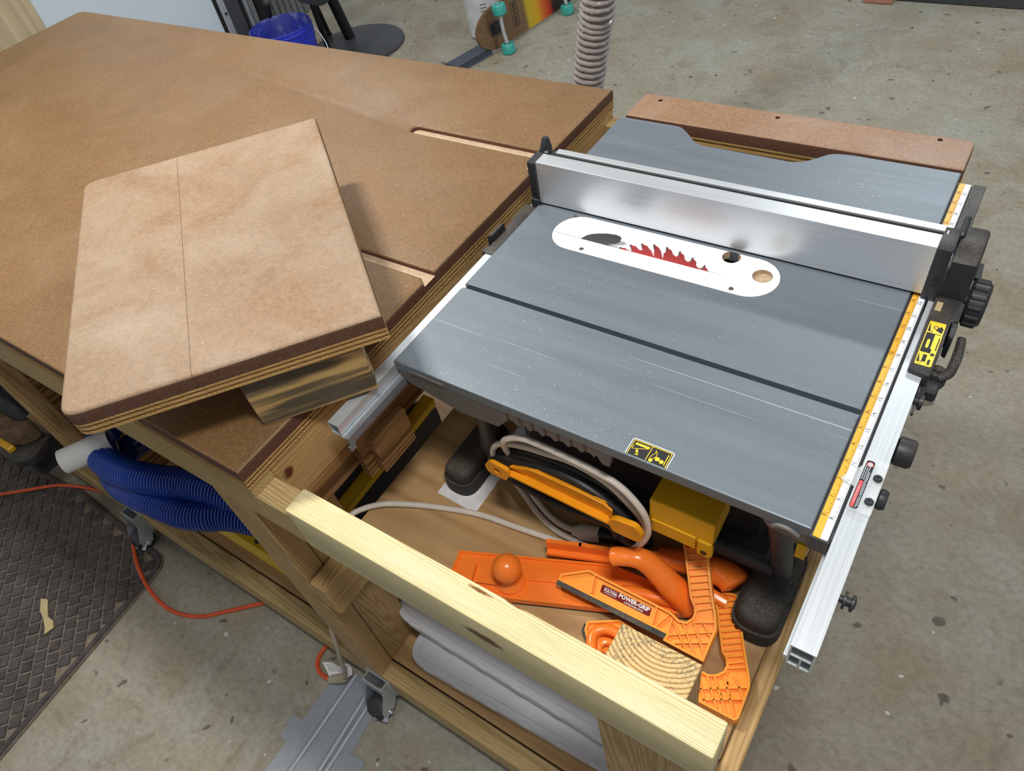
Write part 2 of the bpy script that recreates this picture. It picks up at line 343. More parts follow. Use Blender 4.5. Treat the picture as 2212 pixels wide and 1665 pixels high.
def rounded(pts, r, seg=5, which=None):
    """round polygon corners (2D)"""
    out = []; n = len(pts)
    for i, p in enumerate(pts):
        if which is not None and i not in which: out.append(tuple(p[:2])); continue
        p = Vector(p[:2]); a = Vector(pts[i - 1][:2]); b = Vector(pts[(i + 1) % n][:2])
        rr = min(r, (a - p).length * .45, (b - p).length * .45); s = p + (a - p).normalized() * rr; e = p + (b - p).normalized() * rr
        for k in range(seg + 1):
            t = k / seg; q = s * (1 - t) ** 2 + p * 2 * t * (1 - t) + e * t ** 2; out.append((q.x, q.y))
    return out
def stadium(cx0, cx1, cy, r, seg=14):
    o = [(cx1 + r * math.cos(-PI / 2 + PI * k / seg), cy + r * math.sin(-PI / 2 + PI * k / seg)) for k in range(seg + 1)]
    return o + [(cx0 + r * math.cos(PI / 2 + PI * k / seg), cy + r * math.sin(PI / 2 + PI * k / seg)) for k in range(seg + 1)]
def circle(cx, cy, r, n=24): return [(cx + r * math.cos(2 * PI * k / n), cy + r * math.sin(2 * PI * k / n)) for k in range(n)]
def spline(pts, n):
    pts = [Vector(p) for p in pts]; out = []; k = len(pts)
    for i in range(k - 1):
        p0 = pts[max(i - 1, 0)]; p1 = pts[i]; p2 = pts[i + 1]; p3 = pts[min(i + 2, k - 1)]
        for j in range(n):
            t = j / n; out.append(0.5 * ((2 * p1) + (-p0 + p2) * t + (2 * p0 - 5 * p1 + 4 * p2 - p3) * t * t + (-p0 + 3 * p1 - 3 * p2 + p3) * t ** 3))
    out.append(pts[-1]); return out
def resample(pts, step):
    out = [pts[0].copy()]; acc = 0.0
    for a, b in zip(pts, pts[1:]):
        L = (b - a).length
        if L == 0: continue
        t = step - acc
        while t <= L: out.append(a.lerp(b, t / L)); t += step
        acc = (acc + L) % step
    return out
def tube(bm, pts, r, seg=10, cap=True, sx=1.0):
    pts = [Vector(p) for p in pts]; n = len(pts); rf = r if callable(r) else (lambda i: r)
    d0 = (pts[1] - pts[0]).normalized(); nrm = d0.orthogonal().normalized(); rings = []
    if abs(d0.z) < 0.95: nrm = (Vector((0, 0, 1)) - d0 * d0.z).normalized()
    for i in range(n):
        d = (pts[min(i + 1, n - 1)] - pts[max(i - 1, 0)]).normalized(); nrm = (nrm - d * nrm.dot(d)).normalized(); bn = d.cross(nrm); rr = rf(i)
        rings.append([bm.verts.new(pts[i] + (nrm * math.cos(2 * PI * k / seg) + bn * (sx * math.sin(2 * PI * k / seg))) * rr) for k in range(seg)])
    for a, b in zip(rings, rings[1:]):
        for k in range(seg): bm.faces.new((a[k], a[(k + 1) % seg], b[(k + 1) % seg], b[k]))
    if cap: bm.faces.new(rings[0][::-1]); bm.faces.new(rings[-1])
    return rings
def cyl(bm, p, q, r, seg=20, r2=None): return tube(bm, [p, q], (lambda i: r if i == 0 else (r if r2 is None else r2)), seg)
def lathe(bm, prof, c, axis='z', seg=28, cap=True):
    c = Vector(c); rings = []
    for r, h in prof:
        ring = []
        for k in range(seg):
            a = 2 * PI * k / seg; u, v = r * math.cos(a), r * math.sin(a)
            ring.append(bm.verts.new(c + {'z': Vector((u, v, h)), 'x': Vector((h, u, v)), 'y': Vector((u, h, v))}[axis]))
        rings.append(ring)
    for a, b in zip(rings, rings[1:]):
        for k in range(seg): bm.faces.new((a[k], a[(k + 1) % seg], b[(k + 1) % seg], b[k]))
    if cap and prof[0] != prof[-1]:
        if prof[0][0] > 1e-6: bm.faces.new(rings[0][::-1])
        if prof[-1][0] > 1e-6: bm.faces.new(rings[-1])
    bmesh.ops.remove_doubles(bm, verts=[v for r in rings for v in r], dist=1e-6)
def ball(bm, c, r, sz=1.0):
    q = bmesh.ops.create_uvsphere(bm, u_segments=24, v_segments=14, radius=r)
    for v in q['verts']: v.co = Vector((v.co.x, v.co.y, v.co.z * sz)) + Vector(c)
def cut(bm, cutters):
    """boolean difference"""
    def ob(b):
        bmesh.ops.recalc_face_normals(b, faces=b.faces)
        me = bpy.data.meshes.new('tmp'); b.to_mesh(me); b.free(); o = bpy.data.objects.new('tmp', me); C.objects.link(o); return o
    o = ob(bm); cs = [ob(c) for c in cutters]
    for c in cs:
        md = o.modifiers.new('b', 'BOOLEAN'); md.operation = 'DIFFERENCE'; md.object = c; md.solver = 'EXACT'
    dg = bpy.context.evaluated_depsgraph_get(); dg.update(); me = bpy.data.meshes.new_from_object(o.evaluated_get(dg))
    nb = bmesh.new(); nb.from_mesh(me); bpy.data.meshes.remove(me)
    for q in [o] + cs:
        d = q.data; bpy.data.objects.remove(q); bpy.data.meshes.remove(d)
    return nb
def text(bm, s, size, pos, xd, yd, align='CENTER', thick=0.0):
    cu = bpy.data.curves.new('t', 'FONT'); cu.body = s; cu.size = size; cu.align_x = align; cu.align_y = 'CENTER'; cu.resolution_u = 2; cu.offset = thick
    o = bpy.data.objects.new('t', cu); C.objects.link(o); dg = bpy.context.evaluated_depsgraph_get(); dg.update()
    me = bpy.data.meshes.new_from_object(o.evaluated_get(dg)); b0 = len(bm.verts)
    bm.from_mesh(me); bm.verts.ensure_lookup_table()
    x = Vector(xd).normalized(); y = Vector(yd); y = (y - x * y.dot(x)).normalized(); n = x.cross(y)
    for v in bm.verts[b0:]: a = v.co.copy(); v.co = Vector(pos) + x * a.x + y * a.y + n * a.z
    bpy.data.objects.remove(o); bpy.data.curves.remove(cu); bpy.data.meshes.remove(me)
def sideidx(o, idx=1, lim=0.5):
    """side faces take the second material"""
    for p in o.data.polygons:
        if abs(p.normal.z) < lim: p.material_index = idx
def inset2(pts, d):
    n = len(pts); P = [Vector(p[:2]) for p in pts]; A = sum(P[i].x * P[(i + 1) % n].y - P[(i + 1) % n].x * P[i].y for i in range(n)); s = 1 if A > 0 else -1; out = []
    for i in range(n):
        a = (P[i] - P[i - 1]).normalized(); b = (P[(i + 1) % n] - P[i]).normalized(); na = Vector((-a.y, a.x)) * s; nb = Vector((-b.y, b.x)) * s
        m_ = (na + nb); m_ = m_ / max(m_.length_squared, 0.6) * 2; out.append(P[i] + m_ * d)
    return [(p.x, p.y) for p in out]
def tray_plate(bm, outline, z1, thick, rim, depth):
    """moulded plate: raised rim round a recessed floor"""
    ins = inset2(outline, rim); n = len(outline); zf = z1 - depth; z0 = z1 - thick
    R = lambda p, z: [bm.verts.new((q[0], q[1], z)) for q in p]
    o0, o1, i1, i0 = R(outline, z0), R(outline, z1), R(ins, z1), R(ins, zf)
    bm.faces.new(o0[::-1]); bm.faces.new(i0)
    for A, B in ((o0, o1), (o1, i1), (i1, i0)):
        for k in range(n): bm.faces.new((A[k], A[(k + 1) % n], B[(k + 1) % n], B[k]))
# ------------------------------------------------------------------ the setting
bm = BM(); box(bm, -6, 4.5, -3, 7, -1.05, -0.93); mk(bm, 'floor', 'concrete', kind='structure')
bm = BM(); box(bm, -2.83, -2.755, -1.5, 1.768, -0.93, 1.4); mk(bm, 'wall_left', 'drywall', kind='structure')

# ------------------------------------------------------------------ workbench with its saw bay
wb = thing('workbench', 'long wooden workbench with a brown hardboard top and an open bay holding the table saw', 'workbench', (-1.0, 0.265, -0.93))
slot_a = [(-.0625, .150), (-.075, .1600), (-.35, .1600), (-.358, .164), (-.36, .169), (-.358, .174), (-.35, .1780), (-.0625, .1780)]
arc = [(-.366 + .011 * math.cos(PI * 1.5 - PI * k / 8), .520 + .011 * math.sin(PI * 1.5 - PI * k / 8)) for k in range(9)]
outl = [(-1.93, -.2415), (-.0625, -.2415)] + slot_a + [(-.0625, .509)] + arc + [(-.0625, .531), (-.0625, .770)] + rounded([(-.5, .770), (-1.93, .770), (-1.93, .2)], .03, 5, [1])[1:-1]
bm = BM(); prism(bm, outl, 'z', -.0085, 0, .0045, 3)
o = mk(bm, 'hardboard_top', ['bench_top', 'hb_edge'], wb); sideidx(o)
bm = BM(); prism(bm, [(-1.93, -.2415), (-.0625, -.2415), (-.0625, .770)] + rounded([(-.5, .770), (-1.93, .770), (-1.93, .2)], .03, 5, [1])[1:-1], 'z', -.0212, -.0085)
o = mk(bm, 'hardboard_core', ['slot_floor', 'hb_edge'], wb); sideidx(o)
for k in range(5):
    z1 = -.0212 - k * .00365; e = .0 if k % 2 == 0 else .0008
    bm = BM(); box(bm, -1.93, -.0625 - e, -.2415 + e, .770 - e, z1 - .00365, z1); mk(bm, 'ply_layer', 'ply_a' if k % 2 == 0 else 'ply_b', wb)
ZB = -.0395
bm = BM(); box(bm, -1.93, -.064, -.2405, -.2025, -.1285, ZB, .002); box(bm, -.0645, -.0015, -.2400, -.2030, -.1285, -.058, .0015); mk(bm, 'front_rail', 'pine_x', wb)
bm = BM(); box(bm, -1.93, -.064, .732, .770, -.1285, ZB, .002); box(bm, -.0645, .004, .7325, .7695, -.1285, -.058, .0015); mk(bm, 'back_rail', 'pine_x', wb)
bm = BM(); box(bm, -.102, -.0640, -.2025, .732, -.1285, ZB, .002); mk(bm, 'end_rail', 'pine_y', wb, label='pine end rail with one brown knot beside the aluminium rear rail')
bm = BM(); box(bm, -1.93, -1.892, -.2025, .732, -.1285, ZB, .002); mk(bm, 'end_rail', 'pine_y', wb)
bm = BM(); box(bm, -.0012, .5645, -.2405, -.2030, -.1310, -.042, .003, 2); mk(bm, 'front_beam', 'beam', wb, label='pale new pine beam across the front of the saw bay')
bm = BM(); box(bm, .006, .5687, .732, .770, -.150, -.0590, .002); mk(bm, 'back_beam', 'pine_x', wb)
# corner post with end grain showing, and the wide board leg under the beam
bm = BM(); box(bm, .4285, .5195, -.2025, -.1555, -.789, -.071, .001); o = mk(bm, 'corner_post', ['pine_z', 'endgrain'], wb, label='square post with growth rings on its sawn top')
for p in o.data.polygons:
    if p.normal.z > .5: p.material_index = 1
bm = BM(); box(bm, .437, .562, -.2400, -.2030, -.789, -.1315, .002); mk(bm, 'leg', 'pine_z', wb)
bm = BM(); box(bm, .43, .52, .690, .732, -.789, -.150, .002); mk(bm, 'leg', 'pine_z', wb)
for (x0, x1, y0, y1) in ((-.205, -.120, -.2405, -.2030), (-.203, -.122, -.2015, -.120), (-1.10, -1.06, -.2405, -.15), (-1.93, -1.84, -.2405, -.2030), (-.205, -.12, .732, .770), (-1.10, -1.06, .70, .770), (-1.93, -1.84, .732, .770)):
    bm = BM(); box(bm, x0, x1, y0, y1, -.787, -.129, .002); mk(bm, 'leg', 'pine_z', wb)
bm = BM(); box(bm, -1.06, -1.042, -.2, .6, -.787, -.129); mk(bm, 'divider', 'ply_dark', wb)
bm = BM(); box(bm, -.118, -.080, -.2405, .60, -.443, -.3545, .004); mk(bm, 'tray_cleat', 'pine_y', wb)
tp = rounded([(-.100, -.150), (.415, -.150), (.42, -.150), (.535, -.150), (.535, -.166), (.556, -.166), (.556, .70), (-.100, .70)], .012, 4, [5])
tp = [(-.100, -.150), (.525, -.150), (.525, -.166), (.548, -.166), (.5545, -.163), (.556, -.157), (.556, .70), (-.100, .70)]
bm = BM(); prism(bm, tp, 'z', -.349, -.330, .0015, 1); mk(bm, 'saw_tray', 'ply_sheet', wb)
bm = BM(); box(bm, .5585, .581, -.20, .70, -.385, -.3275, .002); mk(bm, 'tray_rail', 'pine_y', wb)
bm = BM(); box(bm, -1.93, .562, -.1995, .7315, -.805, -.789); mk(bm, 'lower_shelf', 'ply_sheet', wb)
bm = BM(); box(bm, -1.93, .58, -.2410, -.2030, -.878, -.7875, .002); mk(bm, 'shelf_rail', 'pine_x', wb)
bm = BM(); box(bm, -1.93, .58, .732, .770, -.878, -.7875, .002); mk(bm, 'shelf_rail', 'pine_x', wb)
for x in (-1.04, -.20, .5):
    bm = BM(); box(bm, x - .02, x + .02, -.2025, .731, -.878, -.806); mk(bm, 'shelf_joist', 'pine_y', wb)
# hardboard strip at the far side of the saw, with three screw holes
ext = rounded([(.0065, .690), (.5687, .690), (.5687, .7745), (.0065, .7745)], .010, 4, [2, 3])
bm = BM(); prism(bm, ext, 'z', -.0212, 0, .003, 3)
hs = []
for (x, y) in ((.0455, .7551), (.2649, .7568), (.5199, .7632)):
    h = BM(); prism(h, circle(x, y, .0042, 16), 'z', -.012, .01); hs.append(h)
o = mk(cut(bm, hs), 'extension_strip', ['ext_top', 'hb_edge'], wb, label='lighter hardboard strip with three screw holes behind the saw'); sideidx(o)
for k in range(8):
    z1 = -.0213 - k * .0047; e = 0 if k % 2 == 0 else .0008
    bm = BM(); box(bm, .0075, .5675 - e, .6905 + e, .7740 - e, z1 - .0047, z1); mk(bm, 'ply_layer', 'ply_a' if k % 2 == 0 else 'ply_b', wb)
# plywood drawer box hanging under the end rail
bm = BM(); box(bm, -.080, -.062, -.2, .42, -.178, -.1290); mk(bm, 'hanging_panel', 'ply_dark', wb)
for k in range(3):
    bm = BM(); box(bm, -.079 + k * .006, -.075 + k * .006, -.2, .42, -.1788, -.1778); mk(bm, 'ply_edge', 'ply_b', wb)
bm = BM(); box(bm, -.0615, -.046, -.086, .012, -.205, -.085, .001); mk(bm, 'plywood_block', 'ply_dark', wb)
bm = BM(); box(bm, -.0458, -.0300, -.068, .008, -.203, -.128, .001); mk(bm, 'plywood_block', 'ply_dark', wb)
def caster(x, y):
    b = BM()
    box(b, x - .034, x + .034, -.2450, -.2415, -.872, -.800)
    for s in (-1, 1): prism(b, [(-.2450, -.802), (-.2450, -.872), (-.262, -.905), (-.292, -.905), (-.292, -.880), (-.270, -.835), (-.262, -.802)], 'x', x + s * .026 - .0015, x + s * .026 + .0015)
    box(b, x - .028, x + .028, -.266, -.262, -.845, -.802)
    o = mk(b, 'caster_bracket', 'zinc', wb)
    b = BM(); lathe(b, [(.006, -.022), (.024, -.021), (.027, -.014), (.027, .014), (.024, .021), (.006, .022)], (x, -.276, -.903), 'x', 22); mk(b, 'caster_wheel', 'black', o)
    b = BM(); obox(b, (x + .012, -.285, -.896), (x + .016, -.300, -.908), .030, .003, bev=.001); cyl(b, (x - .031, -.276, -.903), (x + .031, -.276, -.903), .005, 12); mk(b, 'brake_pedal', 'zinc', o)
for x in (-1.015, -.135, -1.8): caster(x, 0)

# ------------------------------------------------------------------ loose cover panel lying skewed on the bench
A_, B_, C_, D_ = (-.395, .320), (.0493, -.0264), (-.2008, -.3253), (-.6571, .0166)
E_ = (-.5527, .1370); F_ = (-.0998, -.2050)
cp = thing('cover_panel', 'dusty light brown hardboard panel with rounded corners lying skewed on the bench near the saw', 'panel', (-.30, 0, 0))
def gap(p, q, d):  # shift the joint edge by d along the panel
    v = (Vector(B_) - Vector(C_)).normalized(); return ((p[0] + v.x * d, p[1] + v.y * d), (q[0] + v.x * d, q[1] + v.y * d))
E1, F1 = gap(E_, F_, .00025); E2, F2 = gap(E_, F_, -.00025)
bm = BM(); prism(bm, [E1, F1, B_, A_], 'z', .107, .128, .0055, 3, (0,)); o = mk(bm, 'hardboard_top', ['cover_top', 'hb_edge'], cp); sideidx(o)
bm = BM(); prism(bm, rounded([D_, C_, F2, E2], .026, 6, [0, 1]), 'z', .107, .128, .0055, 3, (14,)); o = mk(bm, 'hardboard_top', ['cover_top', 'hb_edge'], cp); sideidx(o)
for k in range(5):
    z1 = .107 - k * .0036; poly = rounded([D_, C_, B_, A_], .026, 6, [0, 1])
    if k % 2: poly = inset2(poly, .0008)
    bm = BM(); prism(bm, poly, 'z', z1 - .0036, z1); mk(bm, 'ply_layer', 'ply_a' if k % 2 == 0 else 'ply_b', cp)
G_, H_ = Vector((-.0847, -.1705, 0)), Vector((.0142, -.0489, 0)); dv = (H_ - G_).normalized(); nv = Vector((-dv.y, dv.x, 0))
def cleat(g0, h0):
    b = BM(); L = (h0 - g0).length; box(b, 0, L, 0, .038, 0, .0888, .0015)
    M_ = Matrix((dv, nv, Vector((0, 0, 1)))).transposed().to_4x4()
    return b, M_, g0
b, M_, g0 = cleat(G_, H_)
o = mk(b, 'cleat', 'block', cp, raw=False)
for v in o.data.vertices: v.co = v.co + ROOT[cp.name] - Vector((0, 0, H))      # back to local block coordinates
o.location = g0 - (ROOT[cp.name] - Vector((0, 0, H))); o.rotation_euler = (0, 0, math.atan2(dv.y, dv.x)); o['label'] = 'grey streaked pine cleat under the panel'
c2 = o.copy(); C.objects.link(c2); c2.location = o.location + nv * .34 + dv * .02; c2['label'] = 'pine cleat'

# ------------------------------------------------------------------ table saw
ts = thing('table_saw', 'grey jobsite table saw with a red blade, white insert and yellow and white scale', 'table saw', (.28, .34, -.33))
tbl = [(0, 0), (.567, 0), (.567, .682), (.410, .6815), (.397, .680), (.384, .677), (.3761, .6725), (.3640, .658), (.3526, .6456), (.342, .6385), (.3308, .6345), (.1804, .6365), (.170, .639), (.1611, .6434), (.145, .660), (.1286, .6744), (.120, .680), (.1105, .6815), (0, .682)]
bm = BM(); prism(bm, tbl, 'z', -.016, 0, .0018)
c1 = BM(); box(c1, -.1, .7, .1690, .1748, -.0125, .02); c2_ = BM(); box(c2_, -.1, .7, .1630, .1692, -.0030, .02)
c3 = BM(); prism(c3, stadium(.099, .371, .345, .0416), 'z', -.05, .02)
c4 = BM(); box(c4, -.1, .7, .5150, .5265, -.0125, .02)
mk(cut(bm, [c1, c2_, c3, c4]), 'table_top', 'steel', ts, .35)
bm = BM()
ap = [(.002, -.002), (.002, -.036), (.013, -.037), (.10, -.0590), (.165, -.0560)]
for k in range(7):
    x = .184 + k * .0188; ap += [(x - .001, -.0345), (x + .002, -.0300), (x + .010, -.0290), (x + .0148, -.0350)]
ap += [(.316, -.0280), (.3225, -.0420), (.3325, -.0420), (.338, -.0070), (.512, -.0070), (.5185, -.0180), (.527, -.0300), (.5875, -.0340), (.5875, -.006)]
prism(bm, ap, 'y', .0005, .010); mk(bm, 'table_skirt', 'steel_side', ts)
bm = BM(); box(bm, .3450, .502, .016, .030, -.036, -.016); 
for k in range(4): box(bm, .350 + k * .011, .3545 + k * .011, .0135, .016, -.034, -.017)
mk(bm, 'clamp_rib', 'steel_side', ts)
bm = BM(); tube(bm, spline([(.530, -.001, -.020), (.536, -.0015, -.0145), (.546, -.002, -.0135), (.557, -.0015, -.020)], 4), .0030, 8); mk(bm, 'cast_boss', 'steel_side', ts)
bm = BM(); tube(bm, spline([(.028, .0003, -.009), (.05, .0003, -.0095), (.085, .0003, -.0105)], 4), .0022, 8); mk(bm, 'cast_boss', 'steel_side', ts)
bm = BM(); box(bm, .002, .012, .011, .676, -.045, -.016); box(bm, .5550, .5660, .012, .676, -.045, -.016); box(bm, .012, .555, .626, .633, -.055, -.016); mk(bm, 'table_rim', 'steel_side', ts)
for k in range(7):
    x = .1866 + k * .0189; bm = BM(); obox(bm, (x, .0002, -.0145), (x + .0012, .0002, -.0285), .0016, .0026); mk(bm, 'skirt_rib', 'hb_edge', ts)
# white insert plate
bm = BM(); prism(bm, stadium(.099, .371, .345, .0411), 'z', -.012, .0004, .0006, 1)
k1 = BM(); prism(k1, [(.055, .3352), (.110, .3350), (.118, .3355), (.137, .3425), (.160, .3490), (.176, .3512), (.1825, .3470), (.178, .3420), (.150, .3352), (.30, .3350), (.3695, .3340), (.30, .3332), (.055, .3338)], 'z', -.05, .02)
k2 = BM(); prism(k2, circle(.3337, .3752, .0132, 24), 'z', -.05, .02); k3 = BM(); prism(k3, circle(.3869, .3521, .0134, 24), 'z', -.006, .02)
ins = mk(cut(bm, [k1, k2, k3]), 'insert_plate', 'white', ts)
bm = BM(); prism(bm, circle(.3869, .3521, .0131, 24), 'z', -.0062, -.0058); mk(bm, 'dust_in_recess', 'slot_floor', ins, label='sawdust lying in the round recess')
bm = BM(); lathe(bm, [(.0137, -.006), (.0133, -.006), (.0133, .0004), (.0137, .0004), (.0137, -.006)], (.3869, .3521, 0), 'z', 28); mk(bm, 'hole_lining', 'slot_floor', ins)
bm = BM(); lathe(bm, [(.0135, -.012), (.0131, -.012), (.0131, .0003), (.0135, .0003), (.0135, -.012)], (.3337, .3752, 0), 'z', 28); mk(bm, 'hole_lining', 'slot_floor', ins)
for (x, y) in ((.0742, .3800), (.1236, .3116), (.3581, .3119)):
    bm = BM(); lathe(bm, [(.0, .0012), (.0032, .0011), (.0037, .0006)], (x, y, 0), 'z', 16); obox(bm, (x - .002, y - .0012, .00135), (x + .002, y + .0012, .00135), .0009, .0004); mk(bm, 'screw', 'screw', ins)
# blade: the part above and just below the table, with hook teeth
BX, BY, BZ, BR = .2495, .3342, -.103, .127
prof = []; nt = 40
for k in range(nt):
    a0 = 2 * PI * k / nt + .03; P = lambda r, a: (BX + r * math.cos(a), BZ + r * math.sin(a)); st = 2 * PI / nt
    if k % 8 == 2: prof += [P(BR - .026, a0), P(BR - .010, a0 + st * .12), P(BR - .004, a0 + st * .30), P(BR, a0 + st * .62), P(BR - .010, a0 + st * .70), P(BR - .026, a0 + st * .86)]
    else: prof += [P(BR - .0105, a0), P(BR - .0095, a0 + st * .12), P(BR - .0035, a0 + st * .25), P(BR - .0005, a0 + st * .62), P(BR - .0090, a0 + st * .74), P(BR - .0115, a0 + st * .88)]
bm = BM(); prism(bm, prof, 'y', BY - .0008, BY + .0008); bl = mk(bm, 'blade', 'red', ts)
for k in range(nt):
    a = 2 * PI * k / nt + .03 + 2 * PI / nt * .60
    if math.sin(a) < .70: continue
    t_ = Vector((-math.sin(a), 0, math.cos(a))); r_ = Vector((math.cos(a), 0, math.sin(a))); p = Vector((BX, BY, BZ)) + r_ * (BR + .0005)
    bm = BM(); obox(bm, p - r_ * .0075 + t_ * .0009, p + t_ * .0006, .0022, .0024, (0, 1, 0)); mk(bm, 'tooth_tip', 'carbide', bl)
bm = BM(); prism(bm, [(.105, -.02), (.1091, -.001), (.1197, .0080), (.1300, .0135), (.1404, .0172), (.1560, .0215), (.1719, .0234), (.1780, .0222), (.1803, .0188), (.1780, .0130), (.1700, .0075), (.1580, .0030), (.1500, -.02)], 'y', .3331, .3353); mk(bm, 'riving_knife', 'charcoal', ts)
# front rail with scale
bm = BM(); box(bm, .5672, .5872, -.0055, .660, -.0290, -.0045, .001); mk(bm, 'scale_bracket', 'charcoal', ts)
bm = BM(); prism(bm, rounded([(.5698, -.0042), (.5772, -.0042), (.5772, .6595), (.5698, .6595)], .0016, 3, [0]), 'z', -.0048, -.0030); mk(bm, 'scale_strip', 'yellow_scale', ts, label='yellow measuring scale')
bm = BM(); prism(bm, rounded([(.5774, -.0042), (.5850, -.0042), (.5850, .6595), (.5774, .6595)], .0016, 3, [1, 2]), 'z', -.0048, -.0030); mk(bm, 'scale_strip', 'white_scale', ts, label='white measuring scale')
IN = .0254; zt = -.00285
bm = BM()
for (xr, y0, first, last, x1) in ((.5770, .0280, 0, 24, .5710), (.5847, .0267, 8, 32, .5787)):
    for j in range((last - first) * 8 + 1):
        y = y0 + j * IN / 8
        if y > .655: break
        L = .0040 if j % 8 == 0 else (.0030 if j % 4 == 0 else (.0024 if j % 2 == 0 else .0017))
        box(bm, xr - L, xr - .0002, y - .00022, y + .00022, zt - .0001, zt)
        if j % 8 == 0: text(bm, str(first + j // 8), .0064, (xr - .0043, y - .0034, zt), (0, 1, 0), (-1, 0, 0), 'CENTER')
mk(bm, 'scale_markings', 'ink', ts, raw=True)
def hollow(bm, x0, x1, y0, y1, z0, z1, t_):
    box(bm, x0, x1, y0, y1, z1 - t_, z1); box(bm, x0, x0 + t_, y0, y1, z0, z1 - t_); box(bm, x1 - t_, x1, y0, y1, z0, z1 - t_); box(bm, x0 + t_, x1 - t_, y0, y1, z0, z0 + t_)
bm = BM(); hollow(bm, .5888, .6124, -.1237, .5560, -.0460, -.0035, .0020); box(bm, .5905, .6105, -.1237, .556, -.0255, -.0235); box(bm, .600, .602, -.1237, .556, -.0445, -.0255); box(bm, .5850, .5888, -.1237, .556, -.038, -.030); mk(bm, 'front_rail', 'alu_y', ts)
bm = BM(); hollow(bm, -.0185, .0000, -.1217, .42, -.0300, -.0080, .0016); box(bm, -.0185, .0040, -.1217, .42, -.034, -.0300); box(bm, .0024, .0040, -.1217, .42, -.0300, -.0265); mk(bm, 'rear_rail', 'alu_y', ts)
bm = BM(); box(bm, .0042, .0090, -.1217, .42, -.0475, -.0310); box(bm, .0042, .0085, -.124, -.114, -.0560, -.0475); rk = mk(bm, 'rack_bar', 'greymetal', ts, label='brownish toothed rack bar')
bm = BM()
for k in range(44): prism(bm, [(-.112 + k * .0042, -.0474), (-.1085 + k * .0042, -.0474), (-.1105 + k * .0042, -.0420)], 'x', .0090, .0097)
mk(bm, 'rack_teeth', 'hb_edge', rk)
# base, feet, tubes
bm = BM(); box(bm, .10, .50, .11, .56, -.27, -.056, .02, 2); box(bm, .07, .52, .085, .60, -.290, -.262, .006); mk(bm, 'saw_body', 'black', ts)
for q_, r_ in (([(.045, .085, -.268), (.53, .085, -.268)], .012), ([(.045, .585, -.268), (.53, .585, -.268)], .012), (spline([(.115, .030, -.050), (.09, .05, -.16), (.042, .085, -.285)], 6), .0125), (spline([(.510, .05, -.045), (.528, .07, -.14), (.540, .092, -.29)], 6), .0145), ([(.10, .60, -.05), (.045, .585, -.29)], .012), ([(.5, .60, -.05), (.535, .585, -.29)], .012)):
    bm = BM(); tube(bm, q_, r_, 12); mk(bm, 'leg_tube', 'charcoal', ts)
def foot(x0, x1, y0, y1, h):
    b = BM(); ol = rounded([(x0, y0), (x1, y0), (x1, y1), (x0, y1)], .030, 6)
    prism(b, ol, 'z', -.3295, -.33 + h * .55); prism(b, inset2(ol, .004), 'z', -.33 + h * .55, -.33 + h, .012, 3); mk(b, 'foot', 'rubber', ts)
foot(-.012, .050, .006, .150, .052); foot(.498, .566, -.002, .150, .056); foot(-.012, .05, .53, .64, .05); foot(.505, .556, .53, .64, .05)
bm = BM(); prism(bm, [(.020, -.110), (.074, -.110), (.074, -.150), (.018, -.160)], 'x', .376, .462, .0); prism(bm, [(.016, -.150), (.026, -.150), (.026, -.176), (.016, -.176)], 'x', .380, .440); box(bm, .441, .462, .016, .028, -.188, -.15, .003); mk(bm, 'guard_housing', 'dkyellow', ts, label='yellow moulded housing under the table edge')
bm = BM(); cyl(bm, (.452, .0150, -.176), (.452, .0165, -.176), .0042, 14); mk(bm, 'housing_screw', 'ink', ts)
D = {}
D['black1'] = [(0.1079, 0.025, -0.1917), (0.1174, 0.025, -0.1739), (0.1379, 0.025, -0.1554), (0.1796, 0.025, -0.1338), (0.2194, 0.025, -0.1258), (0.269, 0.025, -0.1235), (0.3155, 0.025, -0.1328), (0.3444, 0.025, -0.1579), (0.3598, 0.025, -0.186), (.362, .024, -.215)]
D['black2'] = [(0.115, 0.02, -0.200), (0.1245, 0.02, -0.1831), (0.1405, 0.02, -0.1593), (0.1818, 0.02, -0.1393), (0.2215, 0.02, -0.133), (0.259, 0.02, -0.131), (0.3055, 0.02, -0.1482), (0.3371, 0.02, -0.1719), (0.3549, 0.02, -0.1987)]
D['black3'] = [(0.118, 0.012, -0.190), (0.1266, 0.012, -0.1717), (0.1465, 0.012, -0.1552), (0.1691, 0.012, -0.1506), (0.2133, 0.012, -0.1356), (0.2515, 0.012, -0.1291), (0.2919, 0.012, -0.1354), (0.3325, 0.012, -0.1598), (0.3547, 0.012, -0.1826)]
D['black4'] = [(0.118, 0.012, -0.190), (0.1536, 0.01, -0.1979), (0.1774, 0.01, -0.2044), (0.2089, 0.01, -0.2114), (0.2433, 0.01, -0.2115), (0.282, 0.01, -0.2075), (0.317, 0.01, -0.2012), (0.3306, 0.01, -0.22)]
bm = BM()
for k in ('black1', 'black2', 'black3', 'black4'): tube(bm, spline(D[k], 6), .0062, 10)
tube(bm, spline([(.335, .010, -.222), (.336, .030, -.27), (.32, .045, -.30)], 5), .0060, 10)
mk(bm, 'power_cord', 'blackcord', ts)
